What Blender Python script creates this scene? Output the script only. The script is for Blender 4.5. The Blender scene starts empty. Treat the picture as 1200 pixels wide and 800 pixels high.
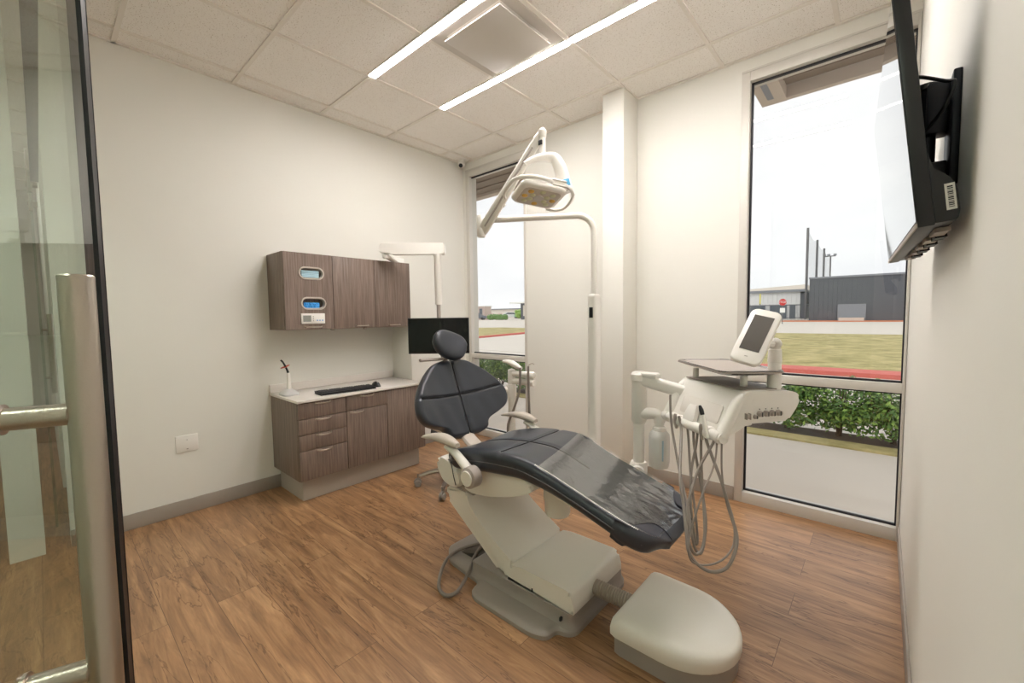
import bpy, bmesh, math, random
from mathutils import Vector, Matrix
random.seed(7)
PI = math.pi
COL = bpy.context.scene.collection

# ---------------------------------------------------------------- materials
def srgb(r, g, b):
    f = lambda c: (c/255/12.92) if c/255 <= .04045 else ((c/255+.055)/1.055)**2.4
    return (f(r), f(g), f(b), 1)
def mat(name, col, rough=.5, metal=0, bump=0, bscale=60, spec=.5, coat=0, trans=0, alpha=1, emit=None, estr=0, var=0, vscale=8):
    m = bpy.data.materials.new(name); m.use_nodes = True
    nt = m.node_tree; b = nt.nodes['Principled BSDF']
    b.inputs['Base Color'].default_value = col
    b.inputs['Roughness'].default_value = rough; b.inputs['Metallic'].default_value = metal
    b.inputs['Specular IOR Level'].default_value = spec
    b.inputs['Coat Weight'].default_value = coat
    b.inputs['Transmission Weight'].default_value = trans
    b.inputs['Alpha'].default_value = alpha
    if emit: b.inputs['Emission Color'].default_value = emit; b.inputs['Emission Strength'].default_value = estr
    tc = nt.nodes.new('ShaderNodeTexCoord')
    n = nt.nodes.new('ShaderNodeTexNoise'); n.inputs['Scale'].default_value = bscale; n.inputs['Detail'].default_value = 4
    nt.links.new(tc.outputs['Object'], n.inputs['Vector'])
    if bump:
        bp = nt.nodes.new('ShaderNodeBump'); bp.inputs['Strength'].default_value = bump; bp.inputs['Distance'].default_value = .002
        nt.links.new(n.outputs['Fac'], bp.inputs['Height']); nt.links.new(bp.outputs['Normal'], b.inputs['Normal'])
    if var:
        n2 = nt.nodes.new('ShaderNodeTexNoise'); n2.inputs['Scale'].default_value = vscale; n2.inputs['Detail'].default_value = 5
        nt.links.new(tc.outputs['Object'], n2.inputs['Vector'])
        mx = nt.nodes.new('ShaderNodeMix'); mx.data_type = 'RGBA'
        mx.inputs['A'].default_value = tuple(c*(1-var) for c in col[:3])+(1,)
        mx.inputs['B'].default_value = tuple(min(1, c*(1+var)) for c in col[:3])+(1,)
        nt.links.new(n2.outputs['Fac'], mx.inputs['Factor']); nt.links.new(mx.outputs['Result'], b.inputs['Base Color'])
    return m
def emis(name, col, s):
    m = bpy.data.materials.new(name); m.use_nodes = True; nt = m.node_tree; nt.nodes.clear()
    e = nt.nodes.new('ShaderNodeEmission'); e.inputs[0].default_value = col; e.inputs[1].default_value = s
    o = nt.nodes.new('ShaderNodeOutputMaterial'); nt.links.new(e.outputs[0], o.inputs[0]); return m
def both_sides(nt, f, ior):
    g = nt.nodes.new('ShaderNodeNewGeometry'); mr = nt.nodes.new('ShaderNodeMapRange')
    mr.inputs['To Min'].default_value = ior; mr.inputs['To Max'].default_value = 1/ior
    nt.links.new(g.outputs['Backfacing'], mr.inputs['Value']); nt.links.new(mr.outputs[0], f.inputs[0])
def glass(name, tint, ior=1.45, rough=0.0, refl=1.0):
    m = bpy.data.materials.new(name); m.use_nodes = True; nt = m.node_tree; nt.nodes.clear()
    t = nt.nodes.new('ShaderNodeBsdfTransparent'); t.inputs[0].default_value = tint
    g = nt.nodes.new('ShaderNodeBsdfGlossy'); g.inputs['Roughness'].default_value = rough
    g.inputs['Color'].default_value = (refl, refl, refl, 1)
    f = nt.nodes.new('ShaderNodeFresnel'); both_sides(nt, f, ior)
    mx = nt.nodes.new('ShaderNodeMixShader'); o = nt.nodes.new('ShaderNodeOutputMaterial')
    nt.links.new(f.outputs[0], mx.inputs[0]); nt.links.new(t.outputs[0], mx.inputs[1]); nt.links.new(g.outputs[0], mx.inputs[2]); nt.links.new(mx.outputs[0], o.inputs[0])
    return m

M = {}
M['wall'] = mat('painted_wall', srgb(229, 227, 219), .6, bump=.08, bscale=250, var=.012, vscale=2)
M['ceil'] = mat('acoustic_tile', srgb(228, 219, 210), .9, bump=.8, bscale=110)
# speckled mineral-fibre dots
def speckle(m, col, dark, scale=160, lo=.30, hi=.36):
    nt = m.node_tree; b = nt.nodes['Principled BSDF']
    tc = nt.nodes.new('ShaderNodeTexCoord'); n = nt.nodes.new('ShaderNodeTexNoise'); n.inputs['Scale'].default_value = scale; n.inputs['Detail'].default_value = 1
    nt.links.new(tc.outputs['Object'], n.inputs['Vector'])
    r = nt.nodes.new('ShaderNodeValToRGB'); r.color_ramp.elements[0].position = lo; r.color_ramp.elements[1].position = hi
    r.color_ramp.elements[0].color = dark; r.color_ramp.elements[1].color = col
    nt.links.new(n.outputs['Fac'], r.inputs[0]); nt.links.new(r.outputs[0], b.inputs['Base Color'])
speckle(M['ceil'], srgb(247, 243, 238), srgb(200, 190, 178))
M['tbar'] = mat('painted_tbar', srgb(236, 230, 222), .5)
M['white_metal'] = mat('white_painted_metal', srgb(236, 232, 226), .4)
M['ventw'] = mat('vent_white', srgb(206, 200, 192), .6)
M['alu'] = mat('anodised_aluminium', srgb(210, 206, 198), .42, metal=.1, var=.03)
M['gasket'] = mat('black_gasket', srgb(30, 30, 36), .5)
M['base'] = mat('rubber_baseboard', srgb(158, 148, 138), .55)
M['cream'] = mat('dental_cream_plastic', srgb(230, 226, 216), .32, coat=.25, var=.01)
M['cream_base'] = mat('base_grey_plastic', srgb(156, 148, 140), .4, coat=.1)
M['dwhite'] = mat('dental_white_plastic', srgb(238, 234, 227), .3, coat=.25)
M['greyp'] = mat('warm_grey_plastic', srgb(168, 158, 150), .42)
M['armgrey'] = mat('armrest_urethane', srgb(190, 180, 168), .45)
M['hose'] = mat('grey_silicone_hose', srgb(138, 129, 121), .4)
M['black'] = mat('black_plastic', srgb(26, 26, 30), .38)
M['darkmetal'] = mat('dark_powder_coat', srgb(34, 36, 44), .4, metal=.3)
M['steel'] = mat('brushed_steel', srgb(190, 180, 168), .28, metal=1, bump=.15, bscale=300)
M['chrome'] = mat('chrome', srgb(215, 210, 205), .14, metal=1)
M['castergrey'] = mat('caster_grey', srgb(140, 134, 128), .45)
M['screen'] = mat('black_glass_screen', srgb(10, 10, 13), .12, spec=.5)
M['tvscreen'] = mat('glossy_television_glass', srgb(14, 14, 18), .02, spec=.8, coat=1)
M['quartz'] = mat('pale_quartz', srgb(226, 219, 212), .3, var=.04, vscale=90)
M['blue'] = mat('blue_nitrile', srgb(60, 150, 220), .5, bump=1, bscale=60)
M['paleblue'] = mat('pale_blue_paper', srgb(186, 220, 232), .8)
M['paper'] = mat('white_card', srgb(232, 230, 224), .7)
M['red'] = mat('orange_red_plastic', srgb(206, 72, 40), .3)
M['lcd'] = mat('grey_lcd', srgb(140, 144, 138), .3)
M['amber'] = mat('amber_lens', srgb(222, 178, 90), .25)
M['lens'] = mat('pale_green_lens', srgb(214, 214, 178), .15, coat=.5)
M['lensc'] = mat('clear_sensor_lens', srgb(206, 204, 200), .15)
M['bottle'] = mat('frosted_bottle', srgb(232, 230, 226), .35, trans=.12)
M['stickerblue'] = mat('light_blue_sticker', srgb(96, 186, 232), .5)
M['silver_pad'] = mat('grey_silicone_mat', srgb(150, 140, 132), .55)
M['traym'] = mat('polished_tray', srgb(176, 175, 176), .14, metal=1)
M['toe'] = mat('grey_toe_kick', srgb(178, 170, 160), .45)
M['stripcase'] = mat('light_casing', srgb(235, 230, 224), .4)
M['led'] = emis('led_diffuser', (1, .953, .935, 1), 60)
M['fill_glow'] = emis('corridor_fill_glow', (1, .96, .93, 1), 11)  # glow of the added corridor fill panels
M['wing'] = glass('clear_window_glass', (.97, .98, .975, 1))
M['doorg'] = glass('green_tinted_glass', (.80, .87, .82, 1), ior=1.42)
M['polyband'] = mat('clear_wrap', srgb(240, 240, 240), .08, spec=.9)

def leather():
    m = mat('charcoal_upholstery', srgb(48, 52, 60), .28, bump=.2, bscale=260, spec=.55)
    return m
M['leather'] = leather()
M['seamblack'] = mat('black_welt', srgb(16, 16, 20), .5)
M['vinyl'] = mat('dark_foot_cover_vinyl', srgb(58, 59, 67), .34, bump=.1, bscale=120)
# clear plastic sheet over the legrest: transparent film with strong, crinkled gloss
def film():
    m = bpy.data.materials.new('clear_crinkled_film'); m.use_nodes = True; nt = m.node_tree; nt.nodes.clear()
    t = nt.nodes.new('ShaderNodeBsdfTransparent'); t.inputs[0].default_value = (.93, .93, .93, 1)
    g = nt.nodes.new('ShaderNodeBsdfGlossy'); g.inputs['Roughness'].default_value = .05
    f = nt.nodes.new('ShaderNodeFresnel'); both_sides(nt, f, 2.9)
    mx = nt.nodes.new('ShaderNodeMixShader'); o = nt.nodes.new('ShaderNodeOutputMaterial')
    tc = nt.nodes.new('ShaderNodeTexCoord'); mp = nt.nodes.new('ShaderNodeMapping'); mp.inputs['Scale'].default_value = (3.2, 7, 3)
    mp.inputs['Rotation'].default_value = (0, 0, .5)
    n = nt.nodes.new('ShaderNodeTexNoise'); n.inputs['Scale'].default_value = 2.0; n.inputs['Detail'].default_value = 3; n.inputs['Distortion'].default_value = 1.2
    bp = nt.nodes.new('ShaderNodeBump'); bp.inputs['Strength'].default_value = .45; bp.inputs['Distance'].default_value = .010
    nt.links.new(tc.outputs['Object'], mp.inputs[0]); nt.links.new(mp.outputs[0], n.inputs['Vector']); nt.links.new(n.outputs['Fac'], bp.inputs['Height'])
    nt.links.new(bp.outputs['Normal'], g.inputs['Normal']); nt.links.new(bp.outputs['Normal'], f.inputs['Normal'])
    nt.links.new(f.outputs[0], mx.inputs[0]); nt.links.new(t.outputs[0], mx.inputs[1]); nt.links.new(g.outputs[0], mx.inputs[2]); nt.links.new(mx.outputs[0], o.inputs[0])
    return m
M['film'] = film()

def wood_laminate():
    m = bpy.data.materials.new('grey_brown_laminate'); m.use_nodes = True; nt = m.node_tree; b = nt.nodes['Principled BSDF']
    tc = nt.nodes.new('ShaderNodeTexCoord'); mp = nt.nodes.new('ShaderNodeMapping'); mp.inputs['Scale'].default_value = (90, 90, 3)
    n = nt.nodes.new('ShaderNodeTexNoise'); n.inputs['Scale'].default_value = 1.2; n.inputs['Detail'].default_value = 6; n.inputs['Roughness'].default_value = .65
    r = nt.nodes.new('ShaderNodeValToRGB'); e = r.color_ramp.elements
    e[0].position = .3; e[0].color = srgb(98, 82, 72); e[1].position = .72; e[1].color = srgb(146, 128, 116)
    nt.links.new(tc.outputs['Object'], mp.inputs[0]); nt.links.new(mp.outputs[0], n.inputs['Vector']); nt.links.new(n.outputs['Fac'], r.inputs[0]); nt.links.new(r.outputs[0], b.inputs['Base Color'])
    b.inputs['Roughness'].default_value = .45
    return m
M['lam'] = wood_laminate()

def floor_mat():
    m = bpy.data.materials.new('vinyl_plank_floor'); m.use_nodes = True; nt = m.node_tree; b = nt.nodes['Principled BSDF']
    N = nt.nodes.new; L = nt.links.new
    tc = N('ShaderNodeTexCoord')
    br = N('ShaderNodeTexBrick'); br.offset = .37; br.offset_frequency = 2; br.inputs['Scale'].default_value = 1
    br.inputs['Brick Width'].default_value = 1.22; br.inputs['Row Height'].default_value = .178
    br.inputs['Mortar Size'].default_value = .0012; br.inputs['Mortar Smooth'].default_value = .3; br.inputs['Bias'].default_value = 0
    br.inputs['Color1'].default_value = (0, 0, 0, 1); br.inputs['Color2'].default_value = (1, 1, 1, 1); br.inputs['Mortar'].default_value = (.5, .5, .5, 1)
    L(tc.outputs['Object'], br.inputs['Vector'])
    # per plank offset of the grain
    ad = N('ShaderNodeVectorMath'); ad.operation = 'MULTIPLY_ADD'; ad.inputs[1].default_value = (7.3, 5.1, 3.7)
    L(br.outputs['Color'], ad.inputs[0]); L(tc.outputs['Object'], ad.inputs[2])
    mp = N('ShaderNodeMapping'); mp.inputs['Scale'].default_value = (1.3, 11, 1); L(ad.outputs[0], mp.inputs[0])
    n = N('ShaderNodeTexNoise'); n.inputs['Scale'].default_value = 1.6; n.inputs['Detail'].default_value = 8; n.inputs['Roughness'].default_value = .62; n.inputs['Distortion'].default_value = .9
    L(mp.outputs[0], n.inputs['Vector'])
    r = N('ShaderNodeValToRGB'); e = r.color_ramp.elements
    e[0].position = .24; e[0].color = srgb(104, 74, 50); e[1].position = .78; e[1].color = srgb(194, 154, 112)
    c = e.new(.5); c.color = srgb(156, 116, 80)
    L(n.outputs['Fac'], r.inputs[0])
    # fine streaks
    mp2 = N('ShaderNodeMapping'); mp2.inputs['Scale'].default_value = (5, 90, 1); L(ad.outputs[0], mp2.inputs[0])
    n2 = N('ShaderNodeTexNoise'); n2.inputs['Scale'].default_value = 1.5; n2.inputs['Detail'].default_value = 5; L(mp2.outputs[0], n2.inputs['Vector'])
    mx = N('ShaderNodeMix'); mx.data_type = 'RGBA'; mx.blend_type = 'OVERLAY'; mx.inputs['Factor'].default_value = .32
    L(r.outputs[0], mx.inputs['A']); L(n2.outputs['Fac'], mx.inputs['B'])
    # dark cracks and knots
    mp3 = N('ShaderNodeMapping'); mp3.inputs['Scale'].default_value = (.75, 5.2, 1); L(ad.outputs[0], mp3.inputs[0])
    n3 = N('ShaderNodeTexNoise'); n3.inputs['Scale'].default_value = 1.5; n3.inputs['Detail'].default_value = 5; n3.inputs['Roughness'].default_value = .6; n3.inputs['Distortion'].default_value = .5; L(mp3.outputs[0], n3.inputs['Vector'])
    r3 = N('ShaderNodeValToRGB'); q = r3.color_ramp.elements
    q[0].position = .492; q[0].color = (1, 1, 1, 1); q[1].position = .512; q[1].color = (1, 1, 1, 1); k = q.new(.502); k.color = (.36, .28, .22, 1)
    L(n3.outputs['Fac'], r3.inputs[0])
    m2 = N('ShaderNodeMix'); m2.data_type = 'RGBA'; m2.blend_type = 'MULTIPLY'; m2.inputs['Factor'].default_value = .8
    L(mx.outputs['Result'], m2.inputs['A']); L(r3.outputs[0], m2.inputs['B'])
    # plank tone
    hs = N('ShaderNodeHueSaturation'); mr = N('ShaderNodeMapRange'); mr.inputs['To Min'].default_value = .9; mr.inputs['To Max'].default_value = 1.09
    L(br.outputs['Color'], mr.inputs['Value']); L(mr.outputs[0], hs.inputs['Value']); L(m2.outputs['Result'], hs.inputs['Color'])
    m3 = N('ShaderNodeMix'); m3.data_type = 'RGBA'; m3.blend_type = 'MIX'; m3.inputs['B'].default_value = srgb(96, 66, 42)
    L(br.outputs['Fac'], m3.inputs['Factor']); L(hs.outputs[0], m3.inputs['A']); L(m3.outputs['Result'], b.inputs['Base Color'])
    b.inputs['Roughness'].default_value = .38; b.inputs['Specular IOR Level'].default_value = .6; b.inputs['Coat Weight'].default_value = .15; b.inputs['Coat Roughness'].default_value = .3
    bp = N('ShaderNodeBump'); bp.inputs['Strength'].default_value = .12; bp.inputs['Distance'].default_value = .002
    L(n2.outputs['Fac'], bp.inputs['Height']); L(bp.outputs[0], b.inputs['Normal'])
    return m
M['floor'] = floor_mat()
M['concrete'] = mat('pale_concrete', srgb(214, 204, 192), .9, bump=.3, bscale=40, var=.05, vscale=1.5)
M['road'] = mat('concrete_road', srgb(212, 204, 193), .9, var=.04, vscale=.6)
M['mulch'] = mat('dark_mulch', srgb(88, 74, 64), 1, bump=1, bscale=70, var=.4, vscale=60)
M['drygrass'] = mat('dry_lawn', srgb(158, 148, 96), 1, bump=1, bscale=60, var=.35, vscale=5)
def mottled(m, a, c2, sc):
    nt = m.node_tree; b = nt.nodes['Principled BSDF']; tc = nt.nodes.new('ShaderNodeTexCoord'); n = nt.nodes.new('ShaderNodeTexNoise'); n.inputs['Scale'].default_value = sc; n.inputs['Detail'].default_value = 8; n.inputs['Roughness'].default_value = .75
    nt.links.new(tc.outputs['Object'], n.inputs['Vector']); r = nt.nodes.new('ShaderNodeValToRGB'); r.color_ramp.elements[0].position = .36; r.color_ramp.elements[1].position = .64
    r.color_ramp.elements[0].color = a; r.color_ramp.elements[1].color = c2; nt.links.new(n.outputs['Fac'], r.inputs[0]); nt.links.new(r.outputs[0], b.inputs['Base Color'])
mottled(M['drygrass'], srgb(138, 132, 78), srgb(200, 184, 130), 1.3)
M['redcurb'] = mat('red_kerb_paint', srgb(208, 108, 98), .8, var=.15)
M['leafA'] = mat('hedge_leaf', srgb(88, 126, 58), .5, var=.35, vscale=9)
M['leafB'] = mat('hedge_leaf_young', srgb(140, 174, 80), .5, var=.2, vscale=9)
M['twig'] = mat('twig', srgb(92, 74, 58), .9)
M['darkclad'] = mat('charcoal_cladding', srgb(92, 95, 102), .6)
M['lightclad'] = mat('pale_cladding', srgb(224, 224, 224), .6)
M['farbeige'] = mat('far_beige_wall', srgb(222, 214, 204), .8)
M['farbrick'] = mat('far_hazed_pink_brick', srgb(206, 186, 176), .8)  # brick colour paled to stand for distance haze
M['fargrey'] = mat('far_grey_roof', srgb(136, 139, 146), .7)
M['farglass'] = mat('dark_window', srgb(92, 100, 110), .2)
M['pole'] = mat('weathered_pole', srgb(110, 108, 110), .7)
M['sign_red'] = mat('sign_red', srgb(206, 40, 44), .5)
M['sign_white'] = mat('sign_white', srgb(240, 240, 236), .5)
M['yellow'] = mat('yellow_paint', srgb(226, 216, 120), .6)
M['orange_dirt'] = mat('orange_dirt', srgb(204, 128, 92), 1, var=.1)
M['greencar'] = mat('green_car_paint', srgb(60, 176, 96), .3, coat=1)
M['whitecar'] = mat('white_car_paint', srgb(228, 228, 230), .3, coat=1)
M['greycar'] = mat('grey_car_paint', srgb(92, 100, 112), .3, coat=1)
M['soffit'] = mat('beige_soffit', srgb(196, 182, 168), .7)
M['soffit2'] = mat('ribbed_brown_soffit', srgb(138, 122, 108), .7)
def net_mat():
    m = bpy.data.materials.new('black_netting'); m.use_nodes = True; nt = m.node_tree; nt.nodes.clear()
    t = nt.nodes.new('ShaderNodeBsdfTransparent'); d = nt.nodes.new('ShaderNodeBsdfDiffuse'); d.inputs[0].default_value = srgb(70, 72, 80)
    mx = nt.nodes.new('ShaderNodeMixShader'); mx.inputs[0].default_value = .22; o = nt.nodes.new('ShaderNodeOutputMaterial')
    nt.links.new(t.outputs[0], mx.inputs[1]); nt.links.new(d.outputs[0], mx.inputs[2]); nt.links.new(mx.outputs[0], o.inputs[0]); return m
M['net'] = net_mat()

# ---------------------------------------------------------------- geometry helpers
def tagset(o, label=None, cat=None, group=None, kind=None):
    if label: o['label'] = label
    if cat: o['category'] = cat
    if group: o['group'] = group
    if kind: o['kind'] = kind
    return o
def obj(name, bm, m, parent=None, smooth=35, label=None):
    bmesh.ops.recalc_face_normals(bm, faces=bm.faces)
    me = bpy.data.meshes.new(name); bm.to_mesh(me); bm.free()
    if smooth:
        me.shade_smooth()
        try: me.set_sharp_from_angle(angle=math.radians(smooth))
        except Exception: pass
    for x in (m if isinstance(m, (list, tuple)) else [m]): me.materials.append(x)
    o = bpy.data.objects.new(name, me); COL.objects.link(o)
    if parent:
        o.parent = parent
        w = world_of(parent); o.matrix_parent_inverse = w.inverted()
    if label: o['label'] = label
    return o
WM = {}
def world_of(o):
    m = o.matrix_basis.copy()
    if o.parent: m = world_of(o.parent) @ o.matrix_parent_inverse @ m
    return m
def empty(name, loc, label, cat, group=None):
    o = bpy.data.objects.new(name, None); COL.objects.link(o); o.location = loc; o.empty_display_size = .1
    tagset(o, label, cat, group); return o
def BM(): return bmesh.new()
def box(bm, x0, x1, y0, y1, z0, z1, bev=0, seg=2, mi=0):
    r = bmesh.ops.create_cube(bm, size=1); vs = r['verts']
    for v in vs: v.co = Vector(((x0+x1)/2+v.co.x*(x1-x0), (y0+y1)/2+v.co.y*(y1-y0), (z0+z1)/2+v.co.z*(z1-z0)))
    fs = set(f for v in vs for f in v.link_faces)
    for f in fs: f.material_index = mi
    if bev:
        es = list(set(e for v in vs for e in v.link_edges))
        bmesh.ops.bevel(bm, geom=es, offset=bev, segments=seg, profile=.5, affect='EDGES')
    return bm
def obox(bm, c, ex, ey, ez, sx, sy, sz, bev=0, seg=2, mi=0):
    """oriented box, centre c, unit axes, full sizes"""
    r = bmesh.ops.create_cube(bm, size=1); vs = r['verts']; c = Vector(c)
    for v in vs: v.co = c+Vector(ex)*v.co.x*sx+Vector(ey)*v.co.y*sy+Vector(ez)*v.co.z*sz
    fs = set(f for v in vs for f in v.link_faces)
    for f in fs: f.material_index = mi
    if bev:
        es = list(set(e for v in vs for e in v.link_edges))
        bmesh.ops.bevel(bm, geom=es, offset=bev, segments=seg, profile=.5, affect='EDGES')
def frame_of(d):
    d = Vector(d).normalized(); u = Vector((0, 0, 1)) if abs(d.z) < .95 else Vector((0, 1, 0))
    a = d.cross(u).normalized(); b = a.cross(d).normalized(); return a, b
def loft(bm, rings, cap=True, closed=False, mi=0):
    R = [[bm.verts.new(p) for p in r] for r in rings]; n = len(R[0])
    for i in range(len(R)-1+(1 if closed else 0)):
        A, B = R[i], R[(i+1) % len(R)]
        for j in range(n):
            try: f = bm.faces.new((A[j], A[(j+1) % n], B[(j+1) % n], B[j])); f.material_index = mi
            except Exception: pass
    if cap and not closed:
        for r in (R[0], R[-1]):
            try: f = bm.faces.new(r); f.material_index = mi
            except Exception: pass
    return R
def smooth_path(P, n=8):
    P = [Vector(p) for p in P]
    if len(P) < 3: return P
    out = []
    for i in range(len(P)-1):
        p0 = P[max(i-1, 0)]; p1 = P[i]; p2 = P[i+1]; p3 = P[min(i+2, len(P)-1)]
        for k in range(n):
            t = k/n
            out.append(.5*((2*p1)+(-p0+p2)*t+(2*p0-5*p1+4*p2-p3)*t*t+(-p0+3*p1-3*p2+p3)*t**3))
    out.append(P[-1]); return out
def tube(bm, P, r, n=12, sm=0, cap=True, mi=0, sx=1, sy=1):
    """tube of radius r (number or list) along points; sm = smoothing steps"""
    if sm:
        k = len(P)
        if isinstance(r, (list, tuple)):
            rr = []
            for i in range(k-1):
                for q in range(sm): rr.append(r[i]+(r[i+1]-r[i])*q/sm)
            rr.append(r[-1]); r = rr
        P = smooth_path(P, sm)
    P = [Vector(p) for p in P]
    rr = r if isinstance(r, (list, tuple)) else [r]*len(P)
    t0 = (P[1]-P[0]).normalized(); a, b = frame_of(t0); rings = []
    for i, p in enumerate(P):
        t = (P[min(i+1, len(P)-1)]-P[max(i-1, 0)]).normalized()
        q = t0.rotation_difference(t); a = q @ a; b = q @ b; t0 = t
        rings.append([p+(a*math.cos(2*PI*j/n)*sx+b*math.sin(2*PI*j/n)*sy)*rr[i] for j in range(n)])
    loft(bm, rings, cap, mi=mi)
def lathe(bm, c, axis, prof, n=24, mi=0):
    """prof: list of (radius, distance along axis)"""
    a, b = frame_of(axis); ax = Vector(axis).normalized(); c = Vector(c)
    rings = [[c+ax*h+(a*math.cos(2*PI*j/n)+b*math.sin(2*PI*j/n))*max(r, 1e-4) for j in range(n)] for r, h in prof]
    loft(bm, rings, True, mi=mi)
def prism(bm, pts, O, ex, ey, en, t0, t1, bev=0, seg=2, mi=0):
    """extrude 2-D polygon pts (in ex, ey about O) from t0 to t1 along en"""
    O = Vector(O); ex = Vector(ex); ey = Vector(ey); en = Vector(en)
    A = [bm.verts.new(O+ex*x+ey*y+en*t0) for x, y in pts]; B = [bm.verts.new(O+ex*x+ey*y+en*t1) for x, y in pts]
    n = len(pts); fs = [bm.faces.new(A), bm.faces.new(B[::-1])]
    for i in range(n): fs.append(bm.faces.new((A[i], B[i], B[(i+1) % n], A[(i+1) % n])))
    for f in fs: f.material_index = mi
    if bev:
        es = [e for e in set(e for v in A+B for e in v.link_edges)]
        if bev < 0:   # only the rim edges
            bev = -bev; es = [e for e in es if (e.verts[0] in A) == (e.verts[1] in A)]
        bmesh.ops.bevel(bm, geom=es, offset=bev, segments=seg, profile=.5, affect='EDGES')
def roundpoly(pts, r, n=5):
    """round the corners of a polygon; r number or per-corner list"""
    out = []; N = len(pts)
    for i in range(N):
        p = Vector(pts[i]); a = Vector(pts[i-1]); b = Vector(pts[(i+1) % N]); ri = r[i] if isinstance(r, (list, tuple)) else r
        da = (a-p); db = (b-p); ri = min(ri, da.length*.48, db.length*.48)
        if ri < 1e-5: out.append(tuple(p)); continue
        A = p+da.normalized()*ri; B = p+db.normalized()*ri
        for k in range(n+1):
            t = k/n; q = A*(1-t)**2+p*2*t*(1-t)+B*t*t; out.append((q.x, q.y))
    return out
def rrect(w, h, r, nc=6, ns=8, nt=2):
    """rounded rectangle outline, half sizes w,h ; ns points on the long sides"""
    r = min(r, w*.98, h*.98); P = []
    def side(a, b, n):
        for k in range(n): t = k/n; P.append((a[0]+(b[0]-a[0])*t, a[1]+(b[1]-a[1])*t))
    def arc(cx, cy, a0, n):
        for k in range(n): a = a0+PI/2*k/n; P.append((cx+r*math.cos(a), cy+r*math.sin(a)))
    arc(w-r, h-r, 0, nc); side((w-r, h), (-w+r, h), ns); arc(-w+r, h-r, PI/2, nc); side((-w, h-r), (-w, -h+r), nt)
    arc(-w+r, -h+r, PI, nc); side((-w+r, -h), (w-r, -h), ns); arc(w-r, -h+r, 1.5*PI, nc); side((w, -h+r), (w, h-r), nt)
    return P
def lerp(T, x):
    if x <= T[0][0]: return T[0][1]
    for (a, b), (c, d) in zip(T[:-1], T[1:]):
        if x <= c: return b+(d-b)*(x-a)/(c-a)
    return T[-1][1]
def slerp(T, x):
    """smooth interpolation through table"""
    n = len(T)
    if x <= T[0][0]: return T[0][1]
    if x >= T[-1][0]: return T[-1][1]
    for i in range(n-1):
        if x <= T[i+1][0]:
            x0, y0 = T[i]; x1, y1 = T[i+1]; h = x1-x0; t = (x-x0)/h
            m0 = (y1-T[i-1][1])/(x1-T[i-1][0]) if i > 0 else (y1-y0)/h
            m1 = (T[i+2][1]-y0)/(T[i+2][0]-x0) if i < n-2 else (y1-y0)/h
            return (2*t**3-3*t*t+1)*y0+(t**3-2*t*t+t)*h*m0+(-2*t**3+3*t*t)*y1+(t**3-t*t)*h*m1
def copytree(o, parent=None):
    c = o.copy(); COL.objects.link(c)
    if parent: c.parent = parent; c.matrix_parent_inverse = o.matrix_parent_inverse
    for ch in list(o.children): copytree(ch, c)
    return c
def text_mesh(txt, size):
    cu = bpy.data.curves.new('txt', 'FONT'); cu.body = txt; cu.size = size; cu.align_x = 'CENTER'; cu.align_y = 'CENTER'; cu.extrude = .0004
    t = bpy.data.objects.new('txt', cu); COL.objects.link(t)
    dg = bpy.context.evaluated_depsgraph_get(); dg.update()
    me = bpy.data.meshes.new_from_object(t.evaluated_get(dg)); bpy.data.objects.remove(t); return me
def put_text(name, txt, size, c, ex, ey, m, parent=None):
    me = text_mesh(txt, size); ex = Vector(ex).normalized(); ey = Vector(ey).normalized(); en = ex.cross(ey)
    R = Matrix((ex, ey, en)).transposed().to_4x4(); R.translation = Vector(c)
    me.transform(R); me.materials.clear(); me.materials.append(m)
    o = bpy.data.objects.new(name, me); COL.objects.link(o)
    if parent: o.parent = parent; o.matrix_parent_inverse = world_of(parent).inverted()
    return o

# ---------------------------------------------------------------- room
H = 2.949; W = 3.582; T = .6096; XA = .1806; Y0 = -.3253
def S(name, bm, m, parent=None, smooth=35):
    o = obj(name, bm, m, parent, smooth)
    if not parent: o['kind'] = 'structure'
    return o
b = BM(); box(b, -5.2, W+.15, -4.9, .02, -.08, 0); S('floor', b, M['floor'])
b = BM(); box(b, -5.2, W+.15, -4.9, .0, H+.006, H+.07); S('ceiling', b, M['ceil'])
# T-bar grid
b = BM()
for i in range(-9, 6):
    x = XA+T*i
    if x < W: box(b, x-.012, x+.012, -4.9, 0, H-.002, H+.008)
for j in range(0, 8):
    y = Y0-T*j; box(b, -5.2, W, y-.012, y+.012, H-.003, H+.007)
box(b, 0, W, -.022, 0, H-.003, H+.006); box(b, 0, .022, -3.09, 0, H-.003, H+.006); box(b, W-.02, W, -4.9, 0, H-.003, H+.006)
S('trim_1', b, M['tbar'])
b = BM(); box(b, -.15, 0, -3.09, .15, -.05, H+.05); S('wall_left', b, M['wall'])
b = BM(); box(b, W, W+.15, -4.9, .15, -.05, H+.05); S('wall_right', b, M['wall'])
WX = [(.045, .888), (2.735, W-.002)]; WT = 2.86
b = BM(); box(b, 0, .045, 0, .15, -.05, H+.05); box(b, .888, 2.735, 0, .15, -.05, H+.05)
box(b, .045, .888, 0, .15, WT, H+.05); box(b, 2.735, W, 0, .15, WT, H+.05); S('wall_back', b, M['wall'])
b = BM(); box(b, 1.84, 2.013, -.235, 0, 0, H+.004, .003); S('trim_2', b, M['wall'])
b = BM(); box(b, .0, 2.42, -3.56, -3.50, 2.40, H+.05); box(b, 2.42, W, -3.56, -3.50, 2.72, H+.05); box(b, .0, 2.42, -3.56, -3.50, 0, .10); box(b, 2.36, 2.42, -3.56, -3.50, .10, H+.05); box(b, 0, .06, -3.56, -3.50, .1, H); S('wall_front', b, M['wall'])
b = BM(); box(b, .06, 2.36, -3.535, -3.523, .10, 2.40); S('window_3', b, M['doorg'], None, 0)  # unseen front made of glass so the corridor fill reaches the room
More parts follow.
